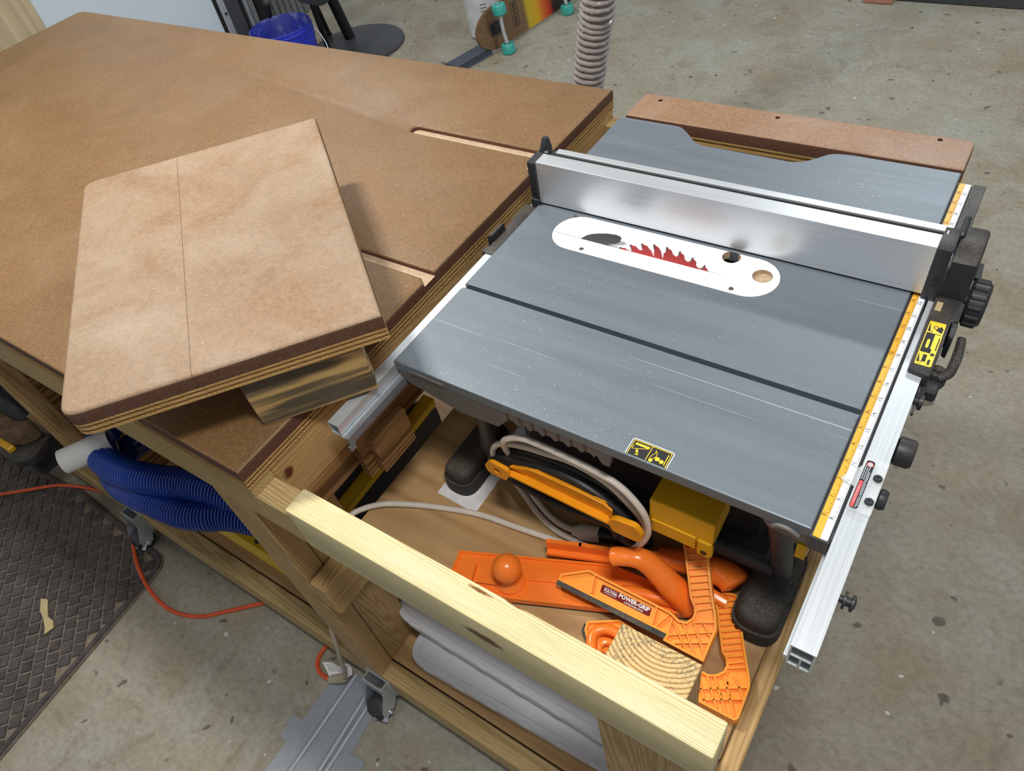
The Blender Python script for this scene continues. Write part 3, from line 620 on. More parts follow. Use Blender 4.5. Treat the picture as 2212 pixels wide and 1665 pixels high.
# warning label on the table edge
sx0, sx1, sy0, sy1 = .354, .4065, .0022, .0262
bm = BM(); prism(bm, rounded([(sx0, sy0), (sx1, sy0), (sx1, sy1), (sx0, sy1)], .004, 4, [2, 3]), 'z', .00015, .00035); wl = mk(bm, 'warning_label', 'white_scale', ts, label='black and yellow pictogram label')
bm = BM(); prism(bm, rounded([(sx0 + .0012, sy0), (sx1 - .0012, sy0), (sx1 - .0012, sy1 - .0012), (sx0 + .0012, sy1 - .0012)], .003, 4, [2, 3]), 'z', .0003, .00045); mk(bm, 'label_ground', 'ink', wl)
bm = BM(); zl = .00055
def ln(pts, wd, z=zl):
    for a, b_ in zip(pts, pts[1:]): obox(bm, (a[0], a[1], z), (b_[0], b_[1], z), wd, .0001)
ln([(.3568, .0024), (.3570, .0235), (.4036, .0235), (.4040, .0024)], .0009); ln([(.3798, .0024), (.3798, .0235)], .0008); ln([(.3600, .0192), (.3775, .0192)], .0030); ln([(.3595, .0165), (.3585, .0120), (.3602, .0112), (.3770, .0180)], .0006); ln([(.3650, .0118), (.3672, .0060)], .0026); ln([(.3655, .0058), (.3690, .0058)], .003)
ln([(.3848, .0205), (.3868, .0165), (.3838, .0120), (.3828, .0070), (.3850, .0062)], .0006); ln([(.3848, .0205), (.3888, .0160), (.3890, .0120), (.3862, .0072)], .0006); ln([(.4010, .0205), (.4012, .0045)], .0010)
for (x, y, r) in ((.3850, .0050, .0026), (.3915, .0095, .0030), (.3972, .0080, .0028)): prism(bm, circle(x, y, r, 7), 'z', zl - .0001, zl + .00005)
mk(bm, 'label_pictogram', 'label_yellow', wl)
# cursor of clear plastic on the front rail
bm = BM(); prism(bm, rounded([(.5892, .040), (.6130, .0395), (.6132, .1135), (.5900, .1120)], .003, 3), 'z', -.0030, .0010); prism(bm, [(.5892, .070), (.5892, .100), (.5740, .0765), (.5742, .0735)], 'z', -.0012, .0002); cu = mk(bm, 'scale_cursor', 'acrylic', ts, label='clear plastic scale cursor with a danger sticker')
bm = BM(); prism(bm, rounded([(.5905, .0425), (.5992, .0425), (.6000, .1085), (.5915, .1085)], .003, 3), 'z', .0011, .00125); mk(bm, 'sticker', 'ink', cu)
bm = BM(); prism(bm, [(.5912, .0435), (.5948, .0435), (.5955, .0790), (.5918, .0790)], 'z', .0012, .00135); mk(bm, 'sticker_red', 'dangerred', cu)
bm = BM(); prism(bm, circle(.5958, .1030, .0034, 20), 'z', .0012, .00135); mk(bm, 'sticker_red', 'dangerred', cu)
bm = BM(); text(bm, 'DANGER/PELIGRO', .0030, (.5934, .0612, .00142), (.01, 1, 0), (-1, 0, 0), 'CENTER'); prism(bm, circle(.5958, .1030, .0026, 20), 'z', .00130, .00142)
for (x, ya, yb) in ((.5926, .0815, .0990), (.5946, .0815, .0970), (.5966, .0600, .0980), (.5980, .0460, .0760), (.5966, .0440, .0570), (.5980, .0790, .0930)):
    y = ya
    while y < yb: box(bm, x - .0005, x + .0005, y, y + .0021, .0013, .0014); y += .0029
mk(bm, 'sticker_print', 'lightgrey', cu, raw=True)
for y in (.056, .088):
    bm = BM(); lathe(bm, [(.0046, .0010), (.0046, .0030), (.0036, .0042), (.0016, .0040), (.0016, .0030), (0, .0030)], (.6072, y, 0), 'z', 18); mk(bm, 'cursor_screw', 'black', cu)
# knobs on the outside of the rail
for (y, x0, x1, r, zc) in ((.172, .6124, .634, .0175, -.045), (.098, .6124, .6235, .012, -.045)):
    bm = BM(); lathe(bm, [(r * .7, x0), (r, x0 + .003), (r, x1 - .004), (r * .85, x1), (0, x1)], (0, y, zc), 'x', 26); mk(bm, 'rail_knob', 'black', ts)
bm = BM(); lathe(bm, [(.004, .6124), (.004, .617), (.0095, .617), (.0095, .6195), (.005, .620), (.005, .624), (.0088, .6245), (.0088, .627), (.004, .629), (0, .629)], (0, -.0385, -.040), 'x', 20); mk(bm, 'rail_knob', 'black', ts)
bm = BM(); box(bm, .585, .606, -.010, .028, -.085, -.050, .003); mk(bm, 'rail_latch', 'greymetal', ts)
bm = BM(); box(bm, .556, .567, .020, .030, -.10, -.07); mk(bm, 'yellow_clip', 'yellow', ts)

# ------------------------------------------------------------------ rip fence
rf = thing('rip_fence', 'long silver aluminium rip fence with black end brackets standing across the grey saw table', 'rip fence', (.29, .413, 0))
bm = BM(); box(bm, .0030, .5788, .3905, .4168, .0030, .0780, .0007); box(bm, .0200, .5860, .4258, .4370, .0030, .0780, .0007); box(bm, .006, .5788, .4168, .4258, .0035, .066); o = mk(bm, 'fence_body', 'alu', rf)
bm = BM(); box(bm, .0100, .5840, .4168, .4258, .0660, .0745); mk(bm, 'top_slot', 'dark', rf)
bm = BM(); box(bm, -.0125, .0030, .3885, .4200, -.004, .0770, .0015); box(bm, -.0125, -.004, .42, .444, -.004, .0760, .001); box(bm, -.004, .018, .4275, .440, .03, .072, .001)
box(bm, -.013, .004, .386, .395, -.008, .01, .001); rc = mk(bm, 'rear_bracket', 'black', rf)
bm = BM(); prism(bm, [(.421, .060), (.447, .060), (.447, .074), (.440, .094), (.433, .0945), (.421, .076)], 'x', -.0075, .0000); cyl(bm, (-.003, .426, .072), (.008, .426, .072), .006, 14); mk(bm, 'rear_latch', 'black', rc)
for z in (.018, .0265):
    bm = BM(); box(bm, -.0085, -.0015, .3878, .3890, z, z + .0045); mk(bm, 'bracket_slot', 'dark', rc)
bm = BM(); cyl(bm, (-.0150, .395, .058), (-.0125, .395, .058), .004, 12); mk(bm, 'bracket_screw', 'zinc', rc)
bm = BM(); prism(bm, [(-.0205, .254), (-.0030, .254), (-.0030, .300), (.0005, .305), (.0005, .388), (-.0265, .388), (-.0265, .350), (-.0235, .335)], 'z', -.0120, -.0060, .001); prism(bm, [(-.030, .280), (-.0235, .285), (-.0235, .320), (-.030, .315)], 'z', -.016, .004, .0015); prism(bm, [(-.0275, .258), (-.0205, .256), (-.0205, .272), (-.0275, .270)], 'z', -.03, -.008); ra = mk(bm, 'rear_arm', 'black_dusty', rf)
bm = BM(); prism(bm, [(-.0025, .300), (.0012, .308), (.0012, .352), (-.004, .372), (-.001, .34)], 'z', -.0065, -.0042); mk(bm, 'arm_slot', 'dark', ra)
# front bracket: cap, clamp housing, clamp arm with pictogram label, lever and adjusting knob
bm = BM(); prism(bm, [(.3890, -.0180), (.3890, .0770), (.3925, .0785), (.4330, .0785), (.4370, .0760), (.4370, -.0180)], 'x', .5789, .5958, .0008); fb = mk(bm, 'front_cap', 'black', rf)
for z in (.0195, .0290):
    bm = BM(); box(bm, .5855, .5922, .3884, .3892, z, z + .0048); mk(bm, 'cap_slot', 'dark', fb)
bm = BM(); box(bm, .5822, .5835, .4185, .4260, .0786, .0789); mk(bm, 'cap_scratch', 'white', fb)
hp = [(.374, -.05), (.374, -.0030), (.398, .0000), (.406, .050), (.416, .058), (.440, .061), (.472, .058), (.486, .046), (.490, .0), (.490, -.05)]
bm = BM(); prism(bm, hp, 'x', .5985, .6275, .005, 2); mk(bm, 'clamp_housing', 'black_dusty', rf)
bm = BM(); box(bm, .5962, .5985, .392, .472, -.02, .050); cyl(bm, (.598, .446, .062), (.598, .470, .071), .004, 10); box(bm, .5960, .6005, .440, .486, .040, .066, .001); mk(bm, 'clamp_link', 'black', rf)
bm = BM(); prism(bm, rounded([(.5955, .2560), (.6195, .2520), (.6215, .300), (.6215, .352), (.6290, .356), (.6290, .392), (.5955, .392)], .003, 2), 'z', -.040, .0035, .0012); ca = mk(bm, 'clamp_arm', 'black_dusty', rf)
bm = BM(); prism(bm, [(.6225, .353), (.6295, .349), (.6295, .330), (.6285, .322), (.6235, .326)], 'z', -.030, .0045, .001); mk(bm, 'arm_tab', 'black', ca)
bm = BM(); box(bm, .599, .606, .366, .383, .0034, .0038); mk(bm, 'dust_pocket', 'scrap', ca)
lx0, lx1, ly0, ly1 = .5993, .6175, .2665, .3450
bm = BM(); prism(bm, rounded([(lx0, ly0), (lx1, ly0), (lx1, ly1), (lx0, ly1)], .002, 3), 'z', .0036, .0040); lb = mk(bm, 'pictogram_label', 'label_yellow', rf, label='yellow and black clamp pictogram label')
bm = BM()
for (x0, x1, y0, y1) in ((lx0 + .001, lx0 + .0105, .2895, .3225), (lx0 + .001, lx1 - .0012, .3225, .3235), (lx0 + .001, lx0 + .0105, .2885, .2895), (lx0 + .010, lx0 + .0122, .2885, .296), (lx0 + .013, lx1 - .0012, .2850, .2895), (lx0 + .006, lx0 + .0102, .2725, .2850), (lx0 + .0125, lx0 + .0152, .2690, .2780), (lx0 + .0158, lx1 - .0012, .2950, .3180)): box(bm, x0, x1, y0, y1, .0039, .0042)
prism(bm, [(lx0 + .0012, .3425), (lx0 + .0042, .3270), (lx0 + .0012, .3260)], 'z', .0039, .0042); prism(bm, [(lx0 + .0012, .2865), (lx0 + .0042, .2720), (lx0 + .0012, .2705)], 'z', .0039, .0042); prism(bm, [(lx0 + .0095, .3300), (lx0 + .0165, .3262), (lx0 + .0172, .3345), (lx0 + .0145, .3385), (lx0 + .0110, .3340)], 'z', .0039, .0042)
lathe(bm, [(.0032, .0039), (.0032, .0042), (.0022, .0042), (.0022, .0039), (.0032, .0039)], (lx0 + .0090, .3345, 0), 'z', 16)
for y in (.3262, .2708): lathe(bm, [(.0021, .0039), (.0021, .0042), (.0016, .0042), (.0016, .0039), (.0021, .0039)], (lx0 + .0047, y, 0), 'z', 14)
mk(bm, 'label_pictogram', 'ink', lb)
bm = BM(); prism(bm, [(lx0 + .0046, .2975), (lx0 + .0062, .2960), (lx0 + .0078, .2975), (lx0 + .0078, .3105), (lx0 + .0062, .3125), (lx0 + .0046, .3105)], 'z', .0041, .0044); mk(bm, 'label_arrow', 'label_yellow', lb)
bm = BM(); tube(bm, spline([(.6390, .3560, -.022), (.6405, .335, -.022), (.6405, .312, -.024), (.638, .296, -.028), (.628, .288, -.03)], 6), lambda i: .0036 + .0008 * min(i, 8) / 8, 10, True, 1.4); lathe(bm, [(.0110, -.052), (.0130, -.046), (.0130, -.034), (.0100, -.027), (.005, -.0255), (.005, -.023), (0, -.0225)], (.6262, .2960, 0), 'z', 24); mk(bm, 'clamp_lever', 'black_dusty', rf)
bm = BM(); box(bm, .6150, .6345, .2640, .2860, -.052, -.032, .003); box(bm, .6130, .6215, .2370, .2600, -.036, -.016, .002); mk(bm, 'lever_base', 'black', rf)
bm = BM(); lathe(bm, [(.003, .6135), (.006, .6135), (.0065, .618), (.0095, .6185), (.0095, .6225), (.0055, .6235), (0, .6235)], (0, .2330, -.022), 'x', 18); obox(bm, (.6145, .250, -.018), (.6165, .218, -.03), .0022, .009); mk(bm, 'stop_screw', 'black', rf)
bm = BM(); prof = [(.0275, .6300), (.0300, .6330), (.0300, .6490), (.0270, .6530), (.012, .6535), (0, .6535)]; lathe(bm, prof, (0, .437, -.030), 'x', 36)
kn = mk(bm, 'adjusting_knob', 'black', rf)
for k in range(14):
    a = 2 * PI * k / 14; bm = BM(); c = Vector((0, .437 + .0296 * math.cos(a), -.030 + .0296 * math.sin(a))); tube(bm, [c + Vector((.6325, 0, 0)), c + Vector((.6340, 0, 0)), c + Vector((.6480, 0, 0)), c + Vector((.6495, 0, 0))], lambda i: (.0012, .0028, .0028, .0012)[i], 8); mk(bm, 'grip_rib', 'black', kn)
bm = BM(); cyl(bm, (.6270, .437, -.03), (.631, .437, -.03), .016, 20); obox(bm, (.6285, .488, -.008), (.631, .462, -.012), .012, .006); mk(bm, 'knob_hub', 'black', rf)
bm = BM(); box(bm, .5885, .6045, .4960, .6600, -.0034, -.0014, .0006); mk(bm, 'slide_plate', 'black_dusty', rf)
# ------------------------------------------------------------------ push tools on the tray
def ribs(bm, segs, z, w, h):
    for p, q in zip(segs[0::2], segs[1::2]): obox(bm, (p[0], p[1], z), (q[0], q[1], z), w, h)
VA = [(0.0052, -0.0086), (0.0036, 0.0008), (0.0387, 0.0273), (0.048, 0.0276), (0.1646, 0.0361), (0.1696, 0.0356), (0.1819, 0.0324), (0.1908, 0.0355), (0.1955, 0.0442), (0.1945, 0.0529), (0.1908, 0.0577), (0.1808, 0.0658), (0.1464, 0.1157), (0.1395, 0.1241), (0.1413, 0.13), (0.1478, 0.136), (0.1615, 0.1416), (0.1682, 0.14), (0.2046, 0.0846), (0.2216, 0.0622), (0.2296, 0.0464), (0.2331, 0.0022), (0.1754, -0.0018), (0.1761, 0.0079)]
VAr = [(0.0491, 0.0257), (0.0573, 0.0004), (0.1476, 0.0319), (0.1528, 0.0089), (0.167, 0.0317), (0.1579, 0.0085), (0.1725, 0.0303), (0.1775, 0.0076), (0.1775, 0.0076), (0.2296, 0.0441), (0.1844, -0.0002), (0.2306, 0.0289), (0.1771, 0.026), (0.2091, 0.0020), (0.1877, 0.0325), (0.2203, 0.0020), (0.2, 0.0399), (0.2310, 0.0090), (0.2105, 0.0463), (0.228, 0.0341), (0.2, 0.0399), (0.2243, 0.0546), (0.1931, 0.0532), (0.2132, 0.0699)]
for k in range(9):
    a = Vector((0.1458, 0.1214)).lerp(Vector((0.1885, 0.0622)), k / 8); b_ = Vector((0.1691, 0.1369)).lerp(Vector((0.2078, 0.0760)), k / 8); VAr += [tuple(a), tuple(b_)]
t = thing('push_stick', 'amber ribbed V-shaped push stick with a maroon printed label on top of the pile', 'push stick', (.2624, -.0542, -.288))
e1, e2, e3 = Vector((.99593569, -.09006723, 0)), Vector((.08318208, .91980186, .38346483)), Vector((-.03453761, -.38190631, .92355548))
t.rotation_euler = Matrix((e1, e2, e3)).transposed().to_euler(); ROOT[t.name] = Vector((0, 0, H))     # modelled flat, then leant on the tools below
bm = BM(); tray_plate(bm, VA, 0, .0180, .0030, .0065); ribs(bm, VAr, -.0034, .0020, .0064); mk(bm, 'stick_body', 'amber', t, .5)
bm = BM(); obox(bm, (.0045, -.0122, -.0100), (.1757, .0042, -.0100), .0075, .0180); mk(bm, 'rubber_pad', 'rubber', t)
bm = BM(); prism(bm, rounded([(0.0646, 0.0196), (0.1411, 0.0268), (0.1437, 0.0153), (0.0666, 0.0084)], .002, 3), 'z', -.0066, -.0052); lb = mk(bm, 'label', 'maroon', t)
xd, yd = (.0765, .0072, 0), (-.0072, .0765, 0)
bm = BM(); text(bm, 'FULTON', .0052, (.0805, .0153, -.0049), xd, yd, 'CENTER', .0002); text(bm, 'POWER-GRIP', .0080, (.1165, .0205, -.0049), xd, (.006, .0765, 0), 'CENTER', .0003); text(bm, 'V-STYLE PUSH STICK', .0032, (.1185, .0150, -.0049), xd, yd, 'CENTER', .0001)
obox(bm, (.0700, .0178, -.0050), (.0895, .0197, -.0050), .0005, .0001); obox(bm, (.0715, .0110, -.0050), (.0910, .0129, -.0050), .0005, .0001)
mk(bm, 'label_print', 'paper', lb, raw=True)
VB = [(0.4703, 0.0275), (0.4709, 0.0345), (0.4794, 0.0418), (0.4915, 0.0458), (0.4978, 0.044), (0.5077, 0.0272), (0.5258, -0.0082), (0.5424, -0.0375), (0.5527, -0.0548), (0.557, -0.0661), (0.5588, -0.1093), (0.5549, -0.1148), (0.5118, -0.1157), (0.4700, -.1150), (.4700, -.085), (0.4984, -0.0766), (0.5039, -0.077), (0.5143, -0.071), (0.5197, -0.0633), (0.5205, -0.0546), (0.5157, -0.0455), (0.5081, -0.0401)]
VBr = [(0.5042, -0.0790), (0.5305, -0.1130), (0.512, -0.0758), (0.5441, -0.1135), (0.5229, -0.0685), (0.5531, -0.1104), (0.534, -0.0621), (0.5547, -0.0831), (0.49, -0.107), (0.5565, -0.0664), (0.5116, -0.1103), (0.5576, -0.0825), (0.5199, -0.0585), (0.5446, -0.0433), (.49, -.0815), (.515, -.113)]
for k in range(11):
    a = Vector((0.4767, 0.0244)).lerp(Vector((0.5198, -0.0514)), k / 10); b_ = Vector((0.4980, 0.0388)).lerp(Vector((0.5378, -0.0389)), k / 10); VBr += [tuple(a), tuple(b_)]
t = thing('push_stick', 'amber ribbed push stick lying flat between the corner post and the black rubber foot', 'push stick', (.515, -.04, -.33))
bm = BM(); tray_plate(bm, VB, -.3090, .0200, .0030, .0065); ribs(bm, VBr, -.3124, .0020, .0064)
for (x, y) in ((.5300, -.0735), (.5275, -.0915), (.5375, -.0865)): lathe(bm, [(.0022, -.3153), (.0022, -.3135), (.0015, -.3135), (.0015, -.3153)], (x, y, 0), 'z', 12)
mk(bm, 'stick_body', 'amber', t, .5)
t = thing('push_stick', 'amber push stick with black rubber tip lying mostly hidden behind the corner post', 'push stick', (.36, -.09, -.33))
SC_ = [(0.3312, -0.1030), (0.3286, -0.0904), (0.3669, -0.0663), (0.3900, -0.0678), (0.4262, -0.0860), (.4262, -.118), (.345, -.118)]
bm = BM(); tray_plate(bm, SC_, -.3110, .0180, .0030, .005); mk(bm, 'stick_body', 'amber', t, .5)
bm = BM(); prism(bm, [(0.3275, -0.1040), (0.3440, -0.119), (0.3480, -.1185), (0.3315, -0.1030), (.3290, -.0935), (.3262, -.094)], 'z', -.3295, -.3130); mk(bm, 'rubber_pad', 'rubber', t)
bm = BM(); tube(bm, spline([(.3600, -.1300, -.300), (.3510, -.1170, -.299), (.3490, -.1040, -.299), (.3560, -.0945, -.299), (.3690, -.0895, -.299), (.3810, -.0905, -.300), (.392, -.098, -.301)], 6), .0075, 12); t2 = thing('push_grip', 'curved glossy orange grip peeking out left of the corner post', 'grip', (.368, -.10, -.31)); mk(bm, 'curved_handle', 'orange', t2)
bm = BM(); tube(bm, spline([(.3700, -.1290, -.303), (.3640, -.1170, -.303), (.3670, -.1075, -.303), (.377, -.1045, -.303), (.388, -.108, -.303)], 6), .0045, 10); mk(bm, 'inner_lip', 'orange', t2)
# long push block with ball knob and slanted handle
t = thing('push_block', 'glossy orange push block with a ball knob and a slanted handle', 'push block', (.28, -.05, -.33))
PB = [(0.0962, -0.0856), (0.1435, -0.0658), (0.1954, -0.0426), (0.3179, 0.0055), (0.3635, 0.0160), (0.4408, 0.0164), (0.4521, -0.0026), (0.4548, -0.0089), (0.3687, -0.0487), (0.3427, -0.0609), (0.2107, -0.1153), (0.1544, -0.1290), (0.1076, -0.1390)]
bm = BM(); tray_plate(bm, [(.0962, -.0856), (.3179, .0055), (.4408, .0134), (.4548, -.0089), (.3427, -.0609), (.2107, -.1153), (.1105, -.1480)], -.3120, .0130, .0040, .0030); obox(bm, (.165, -.0985, -.3140), (.3300, -.0270, -.3140), .0040, .0040); mk(bm, 'base', 'orange', t, .5)
bm = BM(); prism(bm, [(.0962, -.0856), (.3179, .0055), (.4408, .0134), (.4548, -.0089), (.3427, -.0609), (.2107, -.1153), (.1105, -.1480)], 'z', -.3298, -.3252); mk(bm, 'rubber_sole', 'rubber', t)
bm = BM(); K = Vector((.1965, -.0900, 0)); lathe(bm, [(.0225, -.315), (.0225, -.311), (.0190, -.308), (.0140, -.302), (.0118, -.292)], K, 'z', 26); ball(bm, (K.x, K.y, -.2725), .0222, .98); obox(bm, (.1450, -.1085, -.3100), (.182, -.0945, -.3100), .0200, .0090, bev=.004); mk(bm, 'knob', 'orange', t)
gp = spline([(0.3340, -0.0195, -0.2330), (0.3420, -0.0160, -0.2300), (0.3570, -0.0095, -0.2290), (0.3700, -0.0045, -0.2300), (0.3830, -0.0010, -0.2390), (0.3980, 0.0000, -0.2550), (0.4140, 0.0005, -0.2750), (0.4300, 0.0030, -0.2950), (0.4420, 0.0040, -0.3120)], 6)
n_ = len(gp)
bm = BM(); tube(bm, gp, lambda i: (.0120 + .0080 * max(0, (i - 12) / (n_ - 12))) * min(1.0, .5 + i / 5), 18, True, 1.15); mk(bm, 'handle', 'orange', t)
bm = BM(); tube(bm, spline([(.352, -.0265, -.312), (.365, -.022, -.309), (.40, -.012, -.308), (.44, 0, -.310)], 6), .010, 12); mk(bm, 'handle_foot', 'orange', t)
for (x, y) in ((.1690, -.1255), (.4480, -.0060)):
    bm = BM(); lathe(bm, [(.0030, -.3148), (.0030, -.3135), (0, -.3133)], (x, y, 0), 'z', 14); mk(bm, 'sole_screw', 'ink', t)
# second orange push stick with a big rounded handle behind it
t = thing('push_saddle', 'orange long-nosed push stick with a fat rounded handle behind the push block', 'push stick', (.36, .03, -.31))
bm = BM(); q = [Vector((0.2206, -0.0188, -0.296)), Vector((0.2677, -0.0012, -0.296)), Vector((0.3122, 0.0138, -0.296)), Vector((0.3800, 0.0398, -0.293))]
for a, b_ in zip(q, q[1:]): obox(bm, a, b_ + (b_ - a).normalized() * .004, .0060, .026)
obox(bm, (.2210, -.0190, -.306), (.3700, .0340, -.306), .022, .006); mk(bm, 'nose', 'orange', t)
hp2 = spline([(0.3760, 0.0410, -0.294), (0.3905, 0.0445, -0.294), (0.4092, 0.0504, -0.294), (0.4387, 0.0573, -0.294), (0.4680, 0.0600, -0.294), (0.4850, 0.0560, -0.295), (.4930, .0515, -.297)], 6); n2 = len(hp2)
bm = BM(); tube(bm, hp2, lambda i: (.0115 + .0085 * i / n2) * min(1, .35 + (n2 - i) / 7), 16, True, 1.25); mk(bm, 'handle', 'orange', t)
bm = BM(); tube(bm, spline([(.445, .030, -.303), (.468, .027, -.304), (.488, .0255, -.306)], 5), .0085, 10); mk(bm, 'lower_horn', 'orange', t)

# yellow push stick clipped under the table edge, with the cords wound over it
t = thing('saw_push_stick', 'flat yellow push stick with a finger hole clipped under the saw table edge', 'push stick', (.25, 0, -.18))
bm = BM(); prism(bm, rounded([(0.1278, -.154), (0.1362, -.1424), (0.1428, -.1393), (0.1698, -.1430), (0.1710, -.1550), (0.1625, -.1729), (0.1317, -.1706)], .006, 4), 'y', -.010, -.003, .0012, 1)
h = BM(); h2 = []
cyl(h, (.1495, -.03, -.1562), (.1495, .02, -.1562), .0062, 18); mk(cut(bm, [h]), 'hole_tab', 'hook', t)
bm = BM(); prism(bm, [(0.1664, -.1503), (0.19, -.1405), (0.2135, -.1330), (0.3186, -.1380), (0.3262, -.1621), (0.3240, -.1700), (0.1666, -.1649)], 'y', .004, .007); obox(bm, (.166, -.001, -.1600), (.330, -.001, -.1690), .004, .012, (0, 1, 0)); tube(bm, spline([(0.1664, 0.002, -.1503), (0.19, .002, -.1405), (0.2135, .002, -.1330), (0.3186, .002, -.1380), (0.3262, .002, -.1621)], 3), .0022, 6); mk(bm, 'stick_body', 'hook', t)
bm = BM(); prism(bm, rounded([(0.3300, -.1500), (0.3400, -.1400), (0.3705, -.1358), (0.3800, -.1516), (0.3786, -.1668), (0.3695, -.1723), (0.3353, -.1718)], .006, 4), 'y', -.012, -.003, .0012, 1); mk(bm, 'end_tab', 'hook', t)
# white extension lead
t = thing('extension_lead', 'dusty white extension lead looped under the saw and running over the tray edge', 'cord', (.15, 0, -.33))
L1 = [(.150, .030, -.190), (0.1530, 0.015, -0.130), (0.1577, 0.01, -0.1049), (0.1709, 0.01, -0.09), (0.1935, 0.01, -0.0768), (0.2236, 0.01, -0.0740), (0.2612, 0.01, -0.0756), (0.3042, 0.01, -0.0809), (0.3369, 0.01, -0.0905), (0.3621, 0.01, -0.1158), (0.3747, 0.01, -0.1441), (0.3763, 0.01, -0.1825), (0.3616, 0.01, -0.2244), (.34, .015, -.27), (.31, .03, -.315)]
L2 = [(.118, .03, -.20), (0.1200, 0.020, -0.175), (0.1251, 0.018, -0.1528), (0.1357, 0.018, -0.135), (0.1547, 0.018, -0.1207), (0.1881, 0.018, -0.109), (0.2218, 0.018, -0.1029), (0.2591, 0.018, -0.0966), (0.2936, 0.018, -0.1018), (0.3225, 0.018, -0.1148), (0.3463, 0.018, -0.1388), (0.3637, 0.018, -0.1605), (0.3713, 0.018, -0.1826), (0.3697, 0.018, -0.2088), (.36, .02, -.24)]
bm = BM(); tube(bm, spline(L1, 6), .0048, 10); tube(bm, spline(L2, 6), .0048, 10); mk(bm, 'cord_loop', 'whitecord', t)
bm = BM(); tube(bm, spline([(.06, .075, -.29), (0.0918, 0.0686, -0.31), (0.1248, 0.056, -0.322), (0.1689, 0.0337, -0.324), (0.2115, 0.0208, -0.324), (0.2624, 0.0198, -0.324), (.30, .02, -.324)], 6), .0048, 10); tube(bm, spline([(.10, .072, -.29), (0.1278, 0.0624, -0.305), (0.1604, 0.0488, -0.315), (0.1881, 0.037, -0.316), (0.2122, 0.0304, -0.314), (0.2400, 0.0285, -0.310)], 6), .0048, 10)
tube(bm, spline([(-.135, -.150, -.42), (-.128, -.138, -.36), (-0.1165, -0.120, -0.323), (-0.105, -0.098, -0.3225), (-0.085, -0.0785, -0.3225), (-0.060, -0.0635, -0.3225), (-0.0029, -0.0383, -0.3245), (0.0766, -0.0132, -0.3245), (0.1446, -0.004, -0.3245), (0.2042, 0.0037, -0.3245), (0.2413, 0.0086, -0.3245), (.29, .016, -.3245)], 6), .0050, 10); mk(bm, 'cord', 'whitecord', t)
bm = BM(); tube(bm, [(.2390, .0270, -.309), (.2440, .0285, -.309), (.2445, .0287, -.309), (.2480, .0298, -.309), (.2485, .0300, -.309), (.2800, .0400, -.309)], lambda i: (.008, .0085, .0095, .0095, .0125, .0130)[i], 14); mk(bm, 'socket_end', 'whitecord', t)
bm = BM(); tube(bm, spline([(.2800, .0400, -.308), (.3000, .0440, -.305), (.325, .0470, -.302), (.36, .055, -.29)], 4), lambda i: .0125 - .005 * i / 12, 12); o = thing('black_plug', 'black plug pushed into the white lead under the yellow end tab', 'plug', (.32, .046, -.318)); mk(bm, 'plug_body', 'blackcord', o)
# sheet of paper under the left foot
bm = BM(); prism(bm, [(-0.0120, -0.0080), (0.0711, -0.0120), (0.0706, 0.070), (-0.0134, 0.070)], 'z', -.3299, -.3294); solo(bm, 'paper_sheet', 'paper', 'small white sheet of paper under the left rubber foot of the saw', 'paper')

# ------------------------------------------------------------------ things on the lower shelf
def organizer(name, label, x0, x1, y0, y1, z0, h, rot):
    t = thing(name, label, 'storage box', ((x0 + x1) / 2, (y0 + y1) / 2, z0), 'clear parts boxes stacked on the lower shelf')
    t.rotation_euler = (0, 0, rot); cx, cy = (x0 + x1) / 2, (y0 + y1) / 2
    ol = rounded([(x0, y0), (x1, y0), (x1, y1), (x0, y1)], .045, 8); n = len(ol)
    b = BM()
    def ring(p, z): return [b.verts.new((q[0], q[1], z)) for q in p]
    R_ = [ring(inset2(ol, .010), z0), ring(inset2(ol, .004), z0 + h * .12), ring(inset2(ol, .003), z0 + h * .72), ring(ol, z0 + h * .74), ring(ol, z0 + h * .80), ring(inset2(ol, .004), z0 + h * .80), ring(inset2(ol, .007), z0 + h * .15)]
    for A, B in zip(R_, R_[1:]):
        for k in range(n): b.faces.new((A[k], A[(k + 1) % n], B[(k + 1) % n], B[k]))
    b.faces.new(R_[0][::-1]); b.faces.new(R_[-1])
    mk(b, 'box_body', 'frost', t)
    b = BM(); prism(b, ol, 'z', z0 + h * .80, z0 + h * .86); prism(b, inset2(ol, .014), 'z', z0 + h * .86, z0 + h, .006, 2); mk(b, 'lid', 'frost', t)
    for k in range(1, 6):
        x = x0 + (x1 - x0) * k / 6; b = BM(); box(b, x - .0012, x + .0012, y0 + .008, y1 - .008, z0 + .004, z0 + h * .79); mk(b, 'compartment_wall', 'frost', t)
    for k in range(6):
        x = x0 + .06 + (x1 - x0 - .12) * k / 5; b = BM(); box(b, x - .012, x + .012, y0 - .0012, y0 + .006, z0 + h * .70, z0 + h * .89, .0010); mk(b, 'latch', 'frost', t)
organizer('parts_box', 'frosted clear parts box lying directly on the plywood shelf, lower of the two', -.085, .410, -.182, .12, -.7885, .058, .045)
organizer('parts_box', 'frosted clear parts box on top of another, upper of the two under the beam', -.135, .405, -.143, .16, -.7300, .055, .0)
bm = BM(); tube(bm, spline([(-.075, -.06, -.785), (-.085, -.05, -.70), (-.08, -.03, -.62), (-.06, 0, -.60)], 6), .022, 14); o = thing('black_tool', 'dark tool handle standing behind the clear parts boxes', 'tool', (-.08, -.04, -.789)); mk(bm, 'handle', 'black', o)
